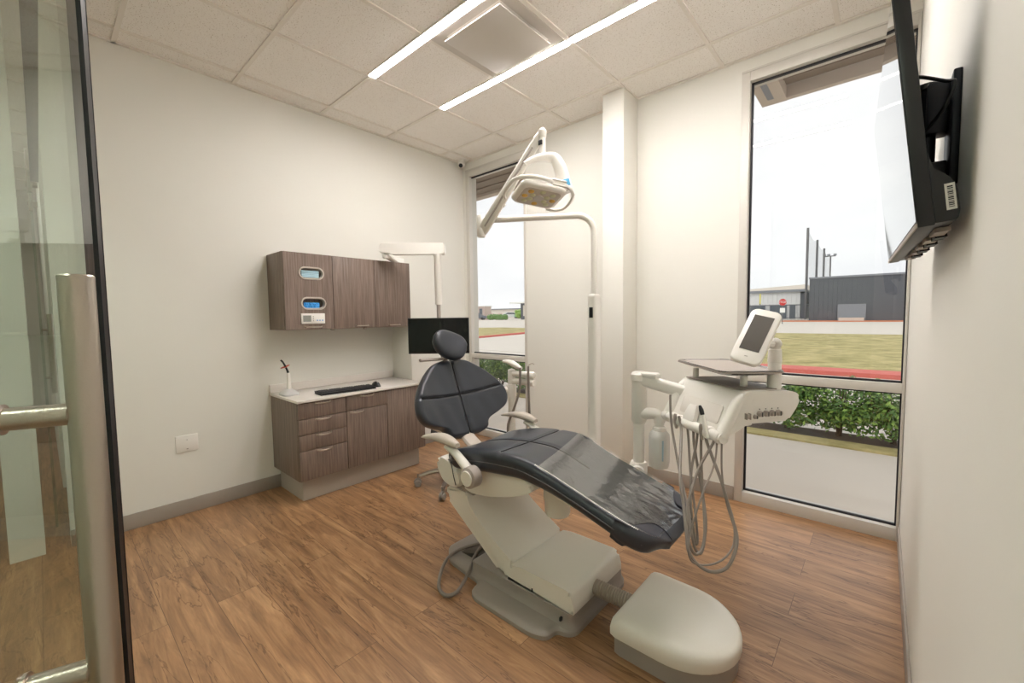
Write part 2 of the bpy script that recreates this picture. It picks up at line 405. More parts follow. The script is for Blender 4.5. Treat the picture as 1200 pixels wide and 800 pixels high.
b = BM(); box(b, -5.2, W, -5.0, -4.9, -.05, H+.05); box(b, -5.3, -5.2, -5.0, -2.9, -.05, H+.05); box(b, -5.2, -1.3, -3.09, -2.95, -.05, H+.05); S('wall_corridor', b, M['wall'])
b = BM(); box(b, -.12, -.0, -3.32, -3.19, 0, H); S('trim_3', b, M['wall'])
b = BM(); box(b, .002, 2.25, -3.135, -3.105, 2.06, 2.085); S('trim_6', b, M['gasket'])
# baseboards
def baseboard(name, x0, x1, y0, y1):
    b = BM(); box(b, x0, x1, y0, y1, 0, .098, .003); S(name, b, M['base'])
baseboard('baseboard_left', 0, .009, -3.09, -1.962)
baseboard('baseboard_left', 0, .009, -.94, 0)
baseboard('baseboard_back', .89, 1.84, -.009, 0)
baseboard('baseboard_back', 2.013, 2.735, -.009, 0)
baseboard('baseboard_right', W-.009, W, -3.4, 0)
b = BM(); box(b, 1.831, 2.022, -.244, 0, 0, .098, .003); S('baseboard_back', b, M['base'])
# windows
for k, (x0, x1) in enumerate(WX):
    b = BM(); f = .05; y0, y1 = -.004, .11
    box(b, x0, x0+f, y0, y1, 0, WT, .002); 
    fr = .012 if k == 1 else .03
    box(b, x1-fr, x1, y0, y1, 0, WT, .002)
    box(b, x0+f, x1-fr, y0, y1, 0, .075, .002); box(b, x0+f, x1-fr, y0, y1, WT-.06, WT, .002)
    box(b, x0+f, x1-fr, y0, y1, .845, .897, .002)
    wn = S('window_%d' % (k+1), b, M['alu'])
    b = BM()
    for za, zb in ((.075, .845), (.897, WT-.06)):
        g = .012; ya, yb = .035, .05
        box(b, x0+f, x1-fr, ya, yb, za, za+g); box(b, x0+f, x1-fr, ya, yb, zb-g, zb)
        (box(b, x0+f, x0+f+g, ya, yb, za, zb) if k else None); box(b, x1-fr-g*.6, x1-fr, ya, yb, za, zb)
    obj('gasket', b, M['gasket'], wn)
    for za, zb in ((.08, .84), (.902, WT-.065)):
        b = BM(); box(b, x0+f+.004, x1-fr-.004, .040, .046, za, zb); obj('pane', b, M['wing'], wn, 0)
# drywall return above the windows / valance line
b = BM(); box(b, .045, .888, -.006, .0, WT, WT+.012); box(b, 2.735, W, -.006, .0, WT, WT+.012); S('trim_4', b, M['alu'])

# ceiling lights
lab = ['thin linear ceiling light nearest the left wall, on the row farther from the windows',
       'thin linear ceiling light continuing the row farther from the windows, towards the right wall',
       'thin linear ceiling light on the row nearer the windows, the segment nearest the left wall',
       'thin linear ceiling light on the row nearer the windows, towards the right wall']
n = 0
for j in (2, 1):
    for i in (1, 3):
        xa = XA+T*i+.015; xb = XA+T*(i+2)-.012; y = Y0-T*j
        t = empty('ceiling_light', ((xa+xb)/2, y, H), lab[n], 'light', 'linear lights in the ceiling grid'); n += 1
        b = BM(); box(b, xa, xb, y-.033, y-.0225, H-.005, H+.005, .001); box(b, xa, xb, y+.0225, y+.033, H-.005, H+.005, .001); obj('housing', b, M['stripcase'], t)
        b = BM(); box(b, xa+.004, xb-.004, y-.0222, y+.0222, H-.0075, H+.004, .001); obj('diffuser', b, M['led'], t)
# air diffuser
cx = XA+T*2.5; cy = Y0-T*1.5
t = empty('ceiling_vent', (cx, cy, H), 'square white air diffuser with flat plaque between the two light rows', 'vent')
b = BM(); o1, o2 = .292, .245
for z0, s in ((H-.004, .292),):
    rings = []
    for s, z in ((.292, H-.001), (.292, H-.006), (.285, H-.006), (.255, H+.002), (.215, H+.0055)):
        rings.append([Vector((cx+a*s, cy+c*s, z)) for a, c in ((-1, -1), (1, -1), (1, 1), (-1, 1))])
    loft(b, rings, False)
obj('frame', b, M['ventw'], t)
b = BM(); box(b, cx-.225, cx+.225, cy-.225, cy+.225, H-.026, H-.020, .002); obj('plaque', b, M['ventw'], t)
b = BM(); box(b, cx-.03, cx+.03, cy-.03, cy+.03, H-.020, H+.003); obj('hanger', b, M['white_metal'], t)
# security camera
t = empty('security_camera', (.075, -.085, H), 'small white dome security camera in the ceiling corner above the left window', 'camera')
b = BM(); lathe(b, (.075, -.085, H+.002), (0, 0, -1), [(.0, 0), (.042, 0), (.045, .012), (.04, .018), (.03, .02)]); obj('mount', b, M['white_metal'], t)
b = BM(); bmesh.ops.create_uvsphere(b, u_segments=24, v_segments=14, radius=.037, matrix=Matrix.Translation((.075, -.085, H-.042))); obj('housing', b, M['white_metal'], t)
d = Vector((.45, -.65, -.5)).normalized(); b = BM(); lathe(b, Vector((.075, -.085, H-.042))+d*.026, d, [(0, 0), (.021, 0), (.021, .008), (.014, .016), (0, .018)]); obj('lens', b, M['black'], t)
# wall plate
t = empty('wall_plate', (0, -2.531, .476), 'square white wall plate low on the left wall', 'wall plate')
b = BM(); box(b, 0, .007, -2.592, -2.470, .420, .532, .003); obj('plate', b, M['dwhite'], t)
b = BM(); box(b, .007, .0085, -2.536, -2.526, .436, .442); obj('latch', b, M['greyp'], t); b = BM(); lathe(b, (.007, -2.531, .5), (1, 0, 0), [(0, 0), (.003, 0), (.003, .001), (0, .0012)], 10); obj('screw', b, M['greyp'], t)

# ---------------------------------------------------------------- cabinets
def pull(bm, x, y0, y1, z, out=.024, r=.0042):
    P = []
    for k in range(13):
        s = k/12; P.append((x+out*(1-(2*s-1)**4)*.95+.001, y0+(y1-y0)*s, z-.004*math.sin(PI*s)))
    tube(bm, P, r, 8, sx=.7, sy=1.3)
FX = .498; CY0, CY1 = -2.006, -.95
t = empty('base_cabinet', (.25, -1.48, 0), 'grey-brown laminate base cabinet with drawers below pale worktop', 'cabinet')
b = BM(); box(b, .001, FX-.02, CY0, CY1, .165, .718, .001); obj('body', b, M['lam'], t)
b = BM(); box(b, .012, .425, CY0+.04, CY1-.02, .001, .164, .002); obj('toe_kick', b, M['toe'], t)
c1, c2 = -1.66, -1.318; g = .002
def front(name, y0, y1, z0, z1, hy=None, hz=None, hl=.11):
    b = BM(); box(b, FX-.019, FX, y0+g, y1-g, z0+g, z1-g, .0012); d = obj(name, b, M['lam'], t)
    if hy is not None:
        b = BM(); pull(b, FX, hy-hl/2, hy+hl/2, hz); obj('handle', b, M['steel'], d)
zt = [.716, .602, .490, .378, .166]
for k in range(4): front('drawer', CY0, c1, zt[k+1], zt[k], (CY0+c1)/2, zt[k]-.012)
front('drawer', c1, c2, .602, .716, (c1+c2)/2, .704); front('door', c1, c2, .166, .602, c1+.085, .59); front('door', c2, CY1, .166, .716)
t = empty('worktop', (.25, -1.48, .72), 'pale speckled worktop with low backsplash on the base cabinet', 'worktop')
b = BM(); box(b, .001, .512, CY0-.008, CY1, .7195, .738, .003); obj('slab', b, M['quartz'], t)
b = BM(); box(b, .001, .017, CY0-.008, CY1, .739, .800, .002); obj('backsplash', b, M['quartz'], t)
# upper cabinet
UX = .312; UY0, UY1, UZ0, UZ1 = -1.99, -.938, 1.219, 1.778
t = empty('wall_cabinet', (.15, -1.46, UZ0), 'grey-brown laminate wall cabinet with three doors and two dispenser slots', 'cabinet')
b = BM(); box(b, .001, UX-.045, UY0, UY1, UZ0, UZ1, .001); box(b, UX-.045, UX-.02, UY0, UY0+.018, UZ0, UZ1); box(b, UX-.045, UX-.02, UY1-.018, UY1, UZ0, UZ1)
box(b, UX-.045, UX-.02, UY0+.018, UY1-.018, UZ0, UZ0+.018); box(b, UX-.045, UX-.02, UY0+.018, UY1-.018, UZ1-.018, UZ1); obj('body', b, M['lam'], t)
u1, u2 = -1.638, -1.284
def stadium(cy, cz, hw, hh, n=10):
    P = []
    for k in range(n+1): a = -PI/2+PI*k/n; P.append((cy+hw-hh+hh*math.cos(a), cz+hh*math.sin(a)))
    for k in range(n+1): a = PI/2+PI*k/n; P.append((cy-hw+hh+hh*math.cos(a), cz+hh*math.sin(a)))
    return P
def plate_with_holes(bm, outer, holes, x0, x1):
    loops = []
    for L in [outer]+holes:
        A = [bm.verts.new((x1, y, z)) for y, z in L]; loops.append(A)
    es = []
    for A in loops:
        for i in range(len(A)): es.append(bm.edges.new((A[i], A[(i+1) % len(A)])))
    r = bmesh.ops.triangle_fill(bm, edges=es, use_beauty=True, normal=(1, 0, 0))
    fs = [f for f in r['geom'] if isinstance(f, bmesh.types.BMFace)]
    B = {v: bm.verts.new((x0, v.co.y, v.co.z)) for A in loops for v in A}
    for f in fs: bm.faces.new([B[v] for v in reversed(f.verts)])
    for A in loops:
        for i in range(len(A)): bm.faces.new((A[i], B[A[i]], B[A[(i+1) % len(A)]], A[(i+1) % len(A)]))
slots = [(-1.796, 1.632), (-1.788, 1.412)]
b = BM(); plate_with_holes(b, [(UY0+g, UZ0+g), (u1-g, UZ0+g), (u1-g, UZ1-g), (UY0+g, UZ1-g)], [stadium(y, z, .083, .037) for y, z in slots], UX-.02, UX)
d1 = obj('door', b, M['lam'], t, 20)
for (y, z) in slots:
    b = BM(); rings = []
    for (hw, hh, x) in ((.083, .037, UX-.02), (.083, .037, UX+.001), (.093, .047, UX+.001), (.092, .046, UX+.006), (.082, .036, UX+.006), (.078, .032, UX-.02)):
        rings.append([Vector((x, a, c)) for a, c in stadium(y, z, hw, hh)])
    loft(b, rings, False, closed=True); obj('slot_rim', b, M['armgrey'], d1)
b = BM(); box(b, UX, UX+.010, -1.885, -1.712, 1.262, 1.338, .003); cp = obj('control_panel', b, M['paper'], d1)
b = BM(); box(b, UX+.010, UX+.0108, -1.872, -1.815, 1.277, 1.323); obj('lcd', b, M['lcd'], cp)
b = BM()
for q in range(3): box(b, UX+.010, UX+.011, -1.802, -1.796, 1.280+q*.015, 1.288+q*.015); 
obj('mode_button', b, M['greyp'], cp)
for q in range(3):
    b = BM(); box(b, UX+.010, UX+.011, -1.775+q*.019, -1.765+q*.019, 1.283, 1.290); obj('blue_button', b, M['blue'], cp)
for (a, c, hy) in ((u1, u2, (u1+u2)/2+.05), (u2, UY1, (u2+UY1)/2)):
    b = BM(); box(b, UX-.019, UX, a+g, c-g, UZ0+g, UZ1-g, .0012); d = obj('door', b, M['lam'], t)
    b = BM(); tube(b, [(UX+.001, hy-.055, UZ0+.022), (UX+.018, hy-.052, UZ0+.018), (UX+.018, hy+.052, UZ0+.018), (UX+.001, hy+.055, UZ0+.022)], .004, 8); obj('handle', b, M['steel'], d)
b = BM(); tube(b, [(UX+.001, -1.86, UZ0+.022), (UX+.014, -1.855, UZ0+.018), (UX+.014, -1.74, UZ0+.018), (UX+.001, -1.735, UZ0+.022)], .004, 8); obj('handle', b, M['steel'], d1)
for yy in (u1-.004, u2-.085):
    b = BM(); lathe(b, (UX-.03, yy, UZ0-.0005), (0, 0, -1), [(0, 0), (.016, 0), (.016, .008), (.008, .012), (0, .013)]); obj('light_puck', b, M['greyp'], t)
# contents of the slots
o = BM(); 
for k in range(5): box(o, UX-.042, UX-.012+.002*(k % 2), -1.862, -1.735, 1.603+k*.0105, 1.612+k*.0105, .003)
tagset(obj('face_mask_stack', o, M['paleblue']), 'stack of pale blue masks in the upper cabinet slot', 'masks')
o = BM(); r = bmesh.ops.create_grid(o, x_segments=24, y_segments=8, size=1)
for v in o.verts:
    y, z = v.co.x, v.co.y
    v.co = Vector((UX-.022+.006*random.random()+.010*(1-y**4)*(1-z**4), -1.795+y*.057, 1.398+z*.021))
bmesh.ops.solidify(o, geom=o.faces[:], thickness=.01)
tagset(obj('glove_bundle', o, M['blue'], smooth=0), 'crumpled bright blue gloves in the lower cabinet slot', 'gloves')
# filler panel between counter and wall cabinet
b = BM(); box(b, .001, .30, UY1+.001, -.925, .02, 1.778, .002); S('trim_5', b, M['wall'])

# keyboard, mouse, curing light
t = empty('keyboard', (.40, -1.60, .739), 'black computer keyboard lying on the worktop', 'keyboard')
kc = Vector((.395, -1.605, .7395)); ka = Vector((0.08, 1, 0)).normalized(); kb = Vector((1, -.08, 0)).normalized(); up = Vector((0, 0, 1))
b = BM(); obox(b, kc+up*.009, ka, kb, up, .415, .135, .017, .004); obj('case', b, M['black'], t)
b = BM()
for r_ in range(5):
    for c_ in range(21):
        if r_ == 0 and c_ % 5 == 4: continue
        obox(b, kc+up*.020+ka*(-.193+c_*.0193)+kb*(-.045+r_*.0225), ka, kb, up, .0165, .018, .005, .0015, 1)
obj('keys', b, mat('key_grey', srgb(52, 52, 56), .5), t)
b = BM(); rings = []
for k in range(11):
    s = k/10; w = .034*math.sin(PI*min(.98, max(.02, s)))**.4; h = .042*math.sin(PI*(.05+.9*s))**.7
    rings.append([Vector((.385, -1.345, .7392))+ka*0+Vector((s*.10-.05, q*w, 0))+up*(h*(1-abs(q)**2.5)) for q in [-1+2*i/10 for i in range(11)]]+[Vector((.385+s*.10-.05, -1.345+q*w, .7392)) for q in (.9, 0, -.9)])
loft(b, rings, True); t = empty('computer_mouse', (.385, -1.345, .739), 'black computer mouse beside the keyboard on the worktop', 'mouse'); obj('shell', b, M['black'], t)
b = BM(); lathe(b, (.405, -1.349, .776), (0, 1, 0), [(0, 0), (.007, 0), (.007, .008), (0, .008)], 14); obj('scroll_wheel', b, M['greyp'], t)
cl = Vector((.20, -1.945, .7385))
t = empty('curing_light', cl, 'white curing light with orange shield standing in grey dock on the worktop', 'curing light')
b = BM(); rings = []
for s, z in ((1, 0), (1.02, .012), (.9, .022), (.55, .036), (.35, .044)):
    rings.append([cl+Vector((a*s, c*s, z)) for a, c in rrect(.07, .055, .03, 5, 3, 3)])
loft(b, rings); obj('dock', b, mat('dock_grey', srgb(196, 194, 192), .35), t)
b = BM(); tube(b, [cl+Vector((0, 0, .04)), cl+Vector((0, 0, .09)), cl+Vector((.004, -.002, .15)), cl+Vector((.004, -.003, .165))], [.015, .014, .012, .009], 14); obj('handpiece', b, M['dwhite'], t)
b = BM(); tube(b, [cl+Vector((.004, -.003, .165)), cl+Vector((.002, -.01, .19)), cl+Vector((-.004, -.03, .24)), cl+Vector((-.01, -.045, .262))], [.009, .007, .006, .006], 12, 4); obj('light_guide', b, M['black'], t)
b = BM(); lathe(b, cl+Vector((.0, -.018, .205)), (-.1, -.35, 1), [(.006, 0), (.032, .006), (.034, .009), (.006, .004)], 20); obj('eye_shield', b, M['red'], t)

# monitor arm and monitor
e1 = Vector((.748, .6635, 0)); fw = Vector((-.6635, .748, 0))
t = empty('monitor_arm', (0, -.86, 1.80), 'white jointed wall arm holding the black monitor beside the wall cabinet', 'monitor arm')
b = BM(); box(b, .0, .03, -.92, -.80, 1.74, 1.86, .006); obj('wall_bracket', b, M['dwhite'], t)
b = BM(); tube(b, [(.03, -.86, 1.805), (.40, -1.225, 1.805)], .02, 12, sx=1.4, sy=.9); obj('lower_arm', b, M['dwhite'], t)
b = BM(); lathe(b, (.40, -1.225, 1.785), (0, 0, 1), [(0, 0), (.024, 0), (.026, .01), (.026, .03), (.018, .034)]); obj('pivot', b, M['dwhite'], t)
A = Vector((.374, -1.242, 1.858)); B_ = Vector((.753, -.907, 1.858)); dd = (B_-A).normalized(); nn = Vector((-dd.y, dd.x, 0)); b = BM()
prism(b, roundpoly([(-.012, -.03), (-.012, .035), (.0, .045), (.505, .045), (.518, .03), (.518, -.045), (.09, -.045), (.06, -.03)], .012), A, dd, up, nn, -.04, .04, -.012, 3); obj('upper_arm', b, M['dwhite'], t)
b = BM(); pc = Vector((.722, -.948, 0)); lathe(b, pc, up, [(0, 1.40), (.027, 1.40), (.029, 1.41), (.029, 1.79), (.034, 1.80), (.034, 1.813), (0, 1.813)]); obj('post_sleeve', b, M['dwhite'], t)
b = BM(); lathe(b, pc, up, [(0, 1.14), (.017, 1.14), (.017, 1.40), (0, 1.40)]); obj('post', b, M['greyp'], t)
mc = (Vector((.566, -1.144, 1.287))+Vector((.95, -.827, 1.004)))/2
mx = (Vector((.941, -.812, 0))-Vector((.566, -1.144, 0))).normalized(); mn = Vector((mx.y, -mx.x, 0))
t = empty('computer_monitor', mc, 'wide black computer monitor hanging behind the chair headrest', 'monitor')
b = BM(); obox(b, mc-mn*.012, mx, up, mn, .50, .293, .024, .004); obj('case', b, M['black'], t)
b = BM(); obox(b, mc+mn*.0005+up*.005, mx, up, mn, .488, .272, .0016); obj('screen', b, M['screen'], t)
b = BM(); obox(b, mc-mn*.028, mx, up, mn, .12, .12, .012, .003); obj('mount_plate', b, M['black'], t)

# ---------------------------------------------------------------- dental chair
CYc = -1.56
t = empty('dental_chair', (2.2, CYc, 0), 'reclining dental patient chair with charcoal upholstery and cream base in the room centre', 'dental chair')
ch = t
# floor plate: tail + wide flange, softly stepped
def layered(bm, poly_fn, levels):
    rings = [[Vector((x, y, z)) for x, y in poly_fn(s)] for s, z in levels]; loft(bm, rings)
out = [(1.70, -1.70), (1.80, -1.775), (2.05, -1.80), (2.07, -1.875), (2.12, -1.895), (2.45, -1.895), (2.51, -1.87), (2.515, -1.81), (2.56, -1.80), (2.585, -1.77), (2.585, -1.35), (2.56, -1.315), (2.51, -1.31), (2.51, -1.25), (2.45, -1.225), (2.12, -1.225), (2.06, -1.25), (2.04, -1.32), (1.80, -1.345), (1.70, -1.42)]
def shrink(P, d):
    n = len(P); A = []
    for i in range(n):
        p = Vector(P[i]); a = (p-Vector(P[i-1])).normalized(); c = (Vector(P[(i+1) % n])-p).normalized(); nrm = Vector((-(a+c).y, (a+c).x)).normalized(); A.append(tuple(p+nrm*d))
    return A
rp = roundpoly(out, .03, 4)
b = BM(); loft(b, [[Vector((x, y, z)) for x, y in shrink(rp, s)] for s, z in ((0, .0), (0, .018), (.006, .026), (.016, .030), (.03, .032))])
obj('floor_plate', b, M['cream_base'], ch)
b = BM(); pl = roundpoly([(1.98, -1.785), (2.56, -1.785), (2.575, -1.76), (2.575, -1.36), (2.56, -1.335), (1.98, -1.335)], .02, 4)
loft(b, [[Vector((x, y, z)) for x, y in shrink(pl, s)] for s, z in ((-.012, .028), (-.002, .045), (0, .06), (0, .088), (.01, .09))]); obj('base_skirt', b, M['cream_base'], ch)
b = BM(); prism(b, [(1.80, .03), (1.98, .03), (2.1, .085), (1.9, .06)], (0, 0, 0), (1, 0, 0), up, (0, 1, 0), -1.70, -1.42, .004); obj('valve_block', b, mat('dark_mechanics', srgb(92, 86, 80), .35, metal=.5), ch)
# pump cover box
b = BM(); bp = [(2.215, .0905), (2.578, .0905), (2.578, .118), (2.565, .170), (2.545, .181), (2.30, .179), (2.235, .168)]
prism(b, roundpoly(bp, [.002, .002, .01, .02, .03, .02, .01], 4), (0, 0, 0), (1, 0, 0), up, (0, 1, 0), -1.78, -1.37, -.018, 4); obj('pump_cover', b, M['cream'], ch)
b = BM(); box(b, 2.36, 2.368, -1.781, -1.779, .098, .112); obj('cover_screw', b, M['black'], ch); b = BM(); box(b, 2.52, 2.528, -1.7995, -1.786, .052, .066); obj('cover_screw', b, M['black'], ch)
# lift arm
b = BM(); lp = [(1.785, .415), (1.775, .350), (2.16, .090), (2.235, .098), (2.245, .165), (2.03, .285), (1.95, .36), (1.93, .415)]
prism(b, roundpoly(lp, [.01, .03, .03, .02, .02, .06, .03, .01], 4), (0, 0, 0), (1, 0, 0), up, (0, 1, 0), -1.765, -1.375, -.022, 4); obj('lift_arm', b, M['cream'], ch)
# seat shell
b = BM(); sp = [(1.915, .455), (1.99, .436), (2.11, .452), (2.24, .487), (2.35, .53), (2.385, .56), (2.36, .60), (2.24, .615), (1.92, .58), (1.90, .52)]
prism(b, roundpoly(sp, .03, 4), (0, 0, 0), (1, 0, 0), up, (0, 1, 0), -1.785, -1.335, -.025, 4); obj('seat_shell', b, M['cream'], ch)
b = BM(); hp = [(1.757, .560), (1.762, .515), (1.80, .465), (1.85, .448), (1.925, .452), (1.93, .50), (1.90, .55), (1.82, .578), (1.775, .580)]
prism(b, roundpoly(hp, .02, 4), (0, 0, 0), (1, 0, 0), up, (0, 1, 0), -1.81, -1.31, -.02, 4); obj('rear_housing', b, M['cream'], ch)
b = BM(); tube(b, [(1.868, -1.8115, .572), (1.880, -1.8115, .545), (1.888, -1.8115, .51), (1.905, -1.8115, .462)], .0022, 6, 3); obj('housing_gap', b, M['black'], ch)
b = BM(); prism(b, [(1.80, .445), (1.98, .43), (1.97, .405), (1.82, .415)], (0, 0, 0), (1, 0, 0), up, (0, 1, 0), -1.755, -1.365, .006); obj('tilt_bracket', b, M['cream_base'], ch)
b = BM(); prism(b, roundpoly([(2.33, .53), (2.36, .59), (2.56, .53), (2.70, .485), (2.69, .465), (2.44, .49)], .02, 3), (0, 0, 0), (1, 0, 0), up, (0, 1, 0), -1.68, -1.44, -.015, 3); obj('legrest_support', b, M['cream'], ch)
b = BM(); lathe(b, (2.345, CYc, .36), up, [(0, 0), (.055, 0), (.06, .01), (.062, .075), (.066, .076), (.066, .16), (0, .16)], 32); obj('swivel_hub', b, M['cream'], ch)
# seat cushion (one long loft with a knee break)
top = [(1.80, .590), (1.86, .617), (2.0, .655), (2.12, .675), (2.22, .682), (2.32, .682), (2.40, .665), (2.53, .621), (2.66, .580), (2.80, .535), (2.90, .500), (2.93, .480)]
thk = [(1.80, .04), (1.86, .085), (2.1, .10), (2.4, .085), (2.6, .07), (2.86, .07), (2.93, .045)]
hw = [(1.80, .20), (1.83, .235), (1.90, .255), (2.2, .262), (2.36, .255), (2.5, .236), (2.7, .232), (2.80, .225), (2.87, .205), (2.91, .165), (2.93, .11)]
st = [1.80, 1.803, 1.81, 1.82]+[1.83+k*.0125 for k in range(84)]+[2.89, 2.90, 2.91, 2.918, 2.925, 2.929, 2.93]
st = sorted(set(round(s, 4) for s in st))
def seat_ring(x, infl=0, topk=None):
    z = slerp(top, x); th = slerp(thk, x); w = slerp(hw, x)
    # local tangent frame for thickness
    dz = (slerp(top, x+.01)-slerp(top, x-.01))/.02; L = math.sqrt(1+dz*dz); nx, nz = -dz/L, 1/L
    endf = min(1, max(.15, math.sqrt(max(0, 1-((x-1.84)/.04)**2)) if x < 1.84 else 1)); endf = endf*(1 if x < 2.88 else max(.25, math.sqrt(max(0, 1-((x-2.88)/.052)**2))))
    P = []
    for (a, c) in rrect(w+infl, th/2*endf+infl, min(.034, th/2*endf*.95)+infl*.5, 6, 26, 2):
        d = 0
        if c > 0:
            d += .012*(abs(a)/w)**2 if x < 2.4 else .006*(abs(a)/w)**2   # slightly dished seat
            if not infl:
                if abs(a) < .010 and x < 2.52: d -= .007*(1-abs(a)/.010)
                xs = 2.18+.02*(a/w)**2
                if abs(x-xs) < .014: d -= .007*(1-abs(x-xs)/.014)
        h = c-th/2+d
        P.append(Vector((x+nx*h*.9, CYc+a, z+nz*h)))
    return P
b = BM(); loft(b, [seat_ring(x) for x in st]); seat = obj('seat_cushion', b, M['leather'], ch, 60)
# welt seams
b = BM()
for tsg in (-1, 1):
    pts = []
    for x in [1.84+k*.03 for k in range(35)]:
        if x > 2.87: break
        w = slerp(hw, x); z = slerp(top, x); th = slerp(thk, x); pts.append(Vector((x+.0, CYc+tsg*(w+.0005), z-.45*th)))
    tube(b, pts, .0022, 6)
obj('stitching', b, mat('dark_grey_thread', srgb(96, 96, 100), .6), seat)
b = BM(); pts = [Vector((x, CYc, slerp(top, x)-.003)) for x in [1.86+k*.03 for k in range(23)]]; tube(b, pts, .0028, 6)
pts = [Vector((2.18+.02*(a/.26)**2, CYc+a, slerp(top, 2.18)-.003+.012*(a/.262)**2)) for a in [-.225+k*.025 for k in range(19)]]; tube(b, pts, .0028, 6); obj('welt', b, M['seamblack'], seat)
# toe cover caps
for sgn in (-1, 1):
    b = BM(); rings = []
    for x in [2.76+k*.01 for k in range(17)]+[2.925, 2.93]:
        R = seat_ring(x, .0065*min(1, (x-2.755)/.035)); inner = .105+.30*max(0, (2.87-x)/.1)**1.8
        R = [Vector((p.x, CYc+sgn*max((p.y-CYc)*sgn, min(inner, slerp(hw, x)-.005)), p.z)) for p in R]
        rings.append(R)
    loft(b, rings); obj('toe_cap', b, M['vinyl'], ch, 60, 'darker vinyl corner cap')
# clear plastic sheet over the legrest
b = BM(); g0 = []
xs = [2.36+k*.02 for k in range(28)]
for x in xs:
    xx = min(x, 2.915); row = []
    w = slerp(hw, xx)-.012; 
    for k in range(25):
        a = -1+2*k/24; x2 = x+.09*(1-(a+1)/2)*max(0, (2.5-x)/.14)*.0-(.10*(a+1)/2-.05)*max(0, 1-(x-2.36)/.2)
        x2 = min(x2, 2.92)
        z = slerp(top, x2)+.006*a*a+.0032+.0012*math.sin(x2*41+a*5)*math.sin(a*7+x2*13)
        row.append(b.verts.new((x2+.004+.002*(x > 2.9), CYc+a*w, z-(.0 if x < 2.9 else (x-2.9)*1.6))))
    g0.append(row)
for i in range(len(g0)-1):
    for k in range(24): b.faces.new((g0[i][k], g0[i][k+1], g0[i+1][k+1], g0[i+1][k]))
obj('plastic_sheet', b, M['film'], ch, 0 or 60, 'clear crinkled protective sheet over the legrest')
# zip-like white seam of the sheet along the near edge
b = BM(); 
for k in range(72):
    x = 2.40+k*.0062; y = CYc-slerp(hw, x)+.014
    obox(b, (x, y, slerp(top, x)+.0045+.006), (1, 0, -.3), (0, 1, 0), (.3, 0, 1), .0032, .0075, .0014)
obj('sheet_seam', b, M['paper'], ch, 0, 'white ribbed seam along the sheet edge')

# backrest
P0 = Vector((1.744, CYc+.014, .628)); sd = Vector((-.158, 0, .398)).normalized(); nd = Vector((sd.z, 0, -sd.x))   # nd faces the patient / camera
bh = [(0, .085), (.012, .13), (.03, .155), (.055, .165), (.075, .19), (.095, .255), (.12, .305), (.16, .333), (.20, .336), (.25, .322), (.31, .280), (.37, .222), (.42, .158), (.445, .11), (.458, .05)]
def back_ring(s):
    w = slerp(bh, s); e = 1.0
    if s < .03: e = math.sqrt(max(.02, 1-((.03-s)/.0305)**2))
    if s > .425: e = math.sqrt(max(.02, 1-((s-.425)/.0335)**2))
    P = []; th = .036*e
    for (a, c) in rrect(w, th, min(.032*e+.001, th*.97), 7, 30, 1):
        k = min(1, abs(a)/.335); d = .060*k**2.2
        if c > 0:
            if abs(a+.0) < .011: d -= .010*(1-abs(a)/.011)
            ss = .243+.010*(a/.3)**2
            if abs(s-ss) < .011: d -= .010*(1-abs(s-ss)/.011)
            d += .004*math.sin(a*60+s*20)*(.4 if s < .2 else .15)*(1 if abs(a) > .02 else 0)*e
        P.append(P0+sd*s+Vector((0, a, 0))+nd*(c-.036+d))
    return P
b = BM(); ss = [0, .003, .007, .012, .018, .024]+[.03+k*.0055 for k in range(72)]+[.429, .436, .442, .448, .453, .456, .458]
ss = sorted(set(round(s, 4) for s in ss if s <= .458)); loft(b, [back_ring(s) for s in ss]); bk = obj('backrest', b, M['leather'], ch, 60)
def bp_(a, s, o=0): return P0+sd*s+Vector((0, a, 0))+nd*(.060*min(1, abs(a)/.335)**2.2-.004+o)
b = BM(); tube(b, [bp_(0, s) for s in [.012+k*.02 for k in range(22)]], .003, 6); tube(b, [bp_(a, .243+.010*(a/.3)**2) for a in [-.30+k*.025 for k in range(25)]], .003, 6); obj('welt', b, M['seamblack'], bk)
b = BM(); rings = []
for s in (.05, .1, .2, .3, .38, .42):
    w = slerp(bh, s)*.86; rings.append([P0+sd*s+Vector((0, a, 0))+nd*(-.075-c+.05*min(1, abs(a)/.335)**2.2) for a, c in rrect(w, .012, .01, 3, 8, 1)])
loft(b, rings); obj('back_shell', b, M['cream'], ch)
b = BM(); tube(b, [(1.86, CYc, .56), (1.78, CYc, .585), (1.70, CYc, .64), (1.655, CYc, .72)], .02, 10, 4, sx=2.4, sy=1); obj('back_support', b, M['armgrey'], ch)
# headrest
hc = Vector((1.575, -1.562, 1.135)); ha = Vector((0, math.cos(.62), -math.sin(.62))); hn = (nd*.93+Vector((0, 0, .1))+Vector((0, -.15, 0))).normalized(); ha = (ha-hn*ha.dot(hn)).normalized(); hb = hn.cross(ha)
if hb.z < 0: hb = -hb
b = BM(); rings = []
NS = 22
for k in range(NS+1):
    s = -1+2*k/NS; sc = math.sqrt(max(.0004, 1-abs(s)**2.6)); egg = 1+.12*s
    rings.append([hc+ha*(s*.108)+hb*(c1_*.086*sc*egg)+hn*(c2_*.036*sc**.6+.018*s*s+(.004 if c2_ > 0 else 0)) for c1_, c2_ in [(math.copysign(abs(math.cos(q))**.8, math.cos(q)), math.copysign(abs(math.sin(q))**.7, math.sin(q))) for q in [2*PI*i/32 for i in range(32)]]])
loft(b, rings); obj('headrest', b, M['leather'], ch, 60)
b = BM(); tube(b, [hc-hn*.03, hc-hn*.055-hb*.04, P0+sd*.44-nd*.05, P0+sd*.36-nd*.07], .016, 10, 4, sx=2, sy=1); obj('headrest_bar', b, M['greyp'], ch)
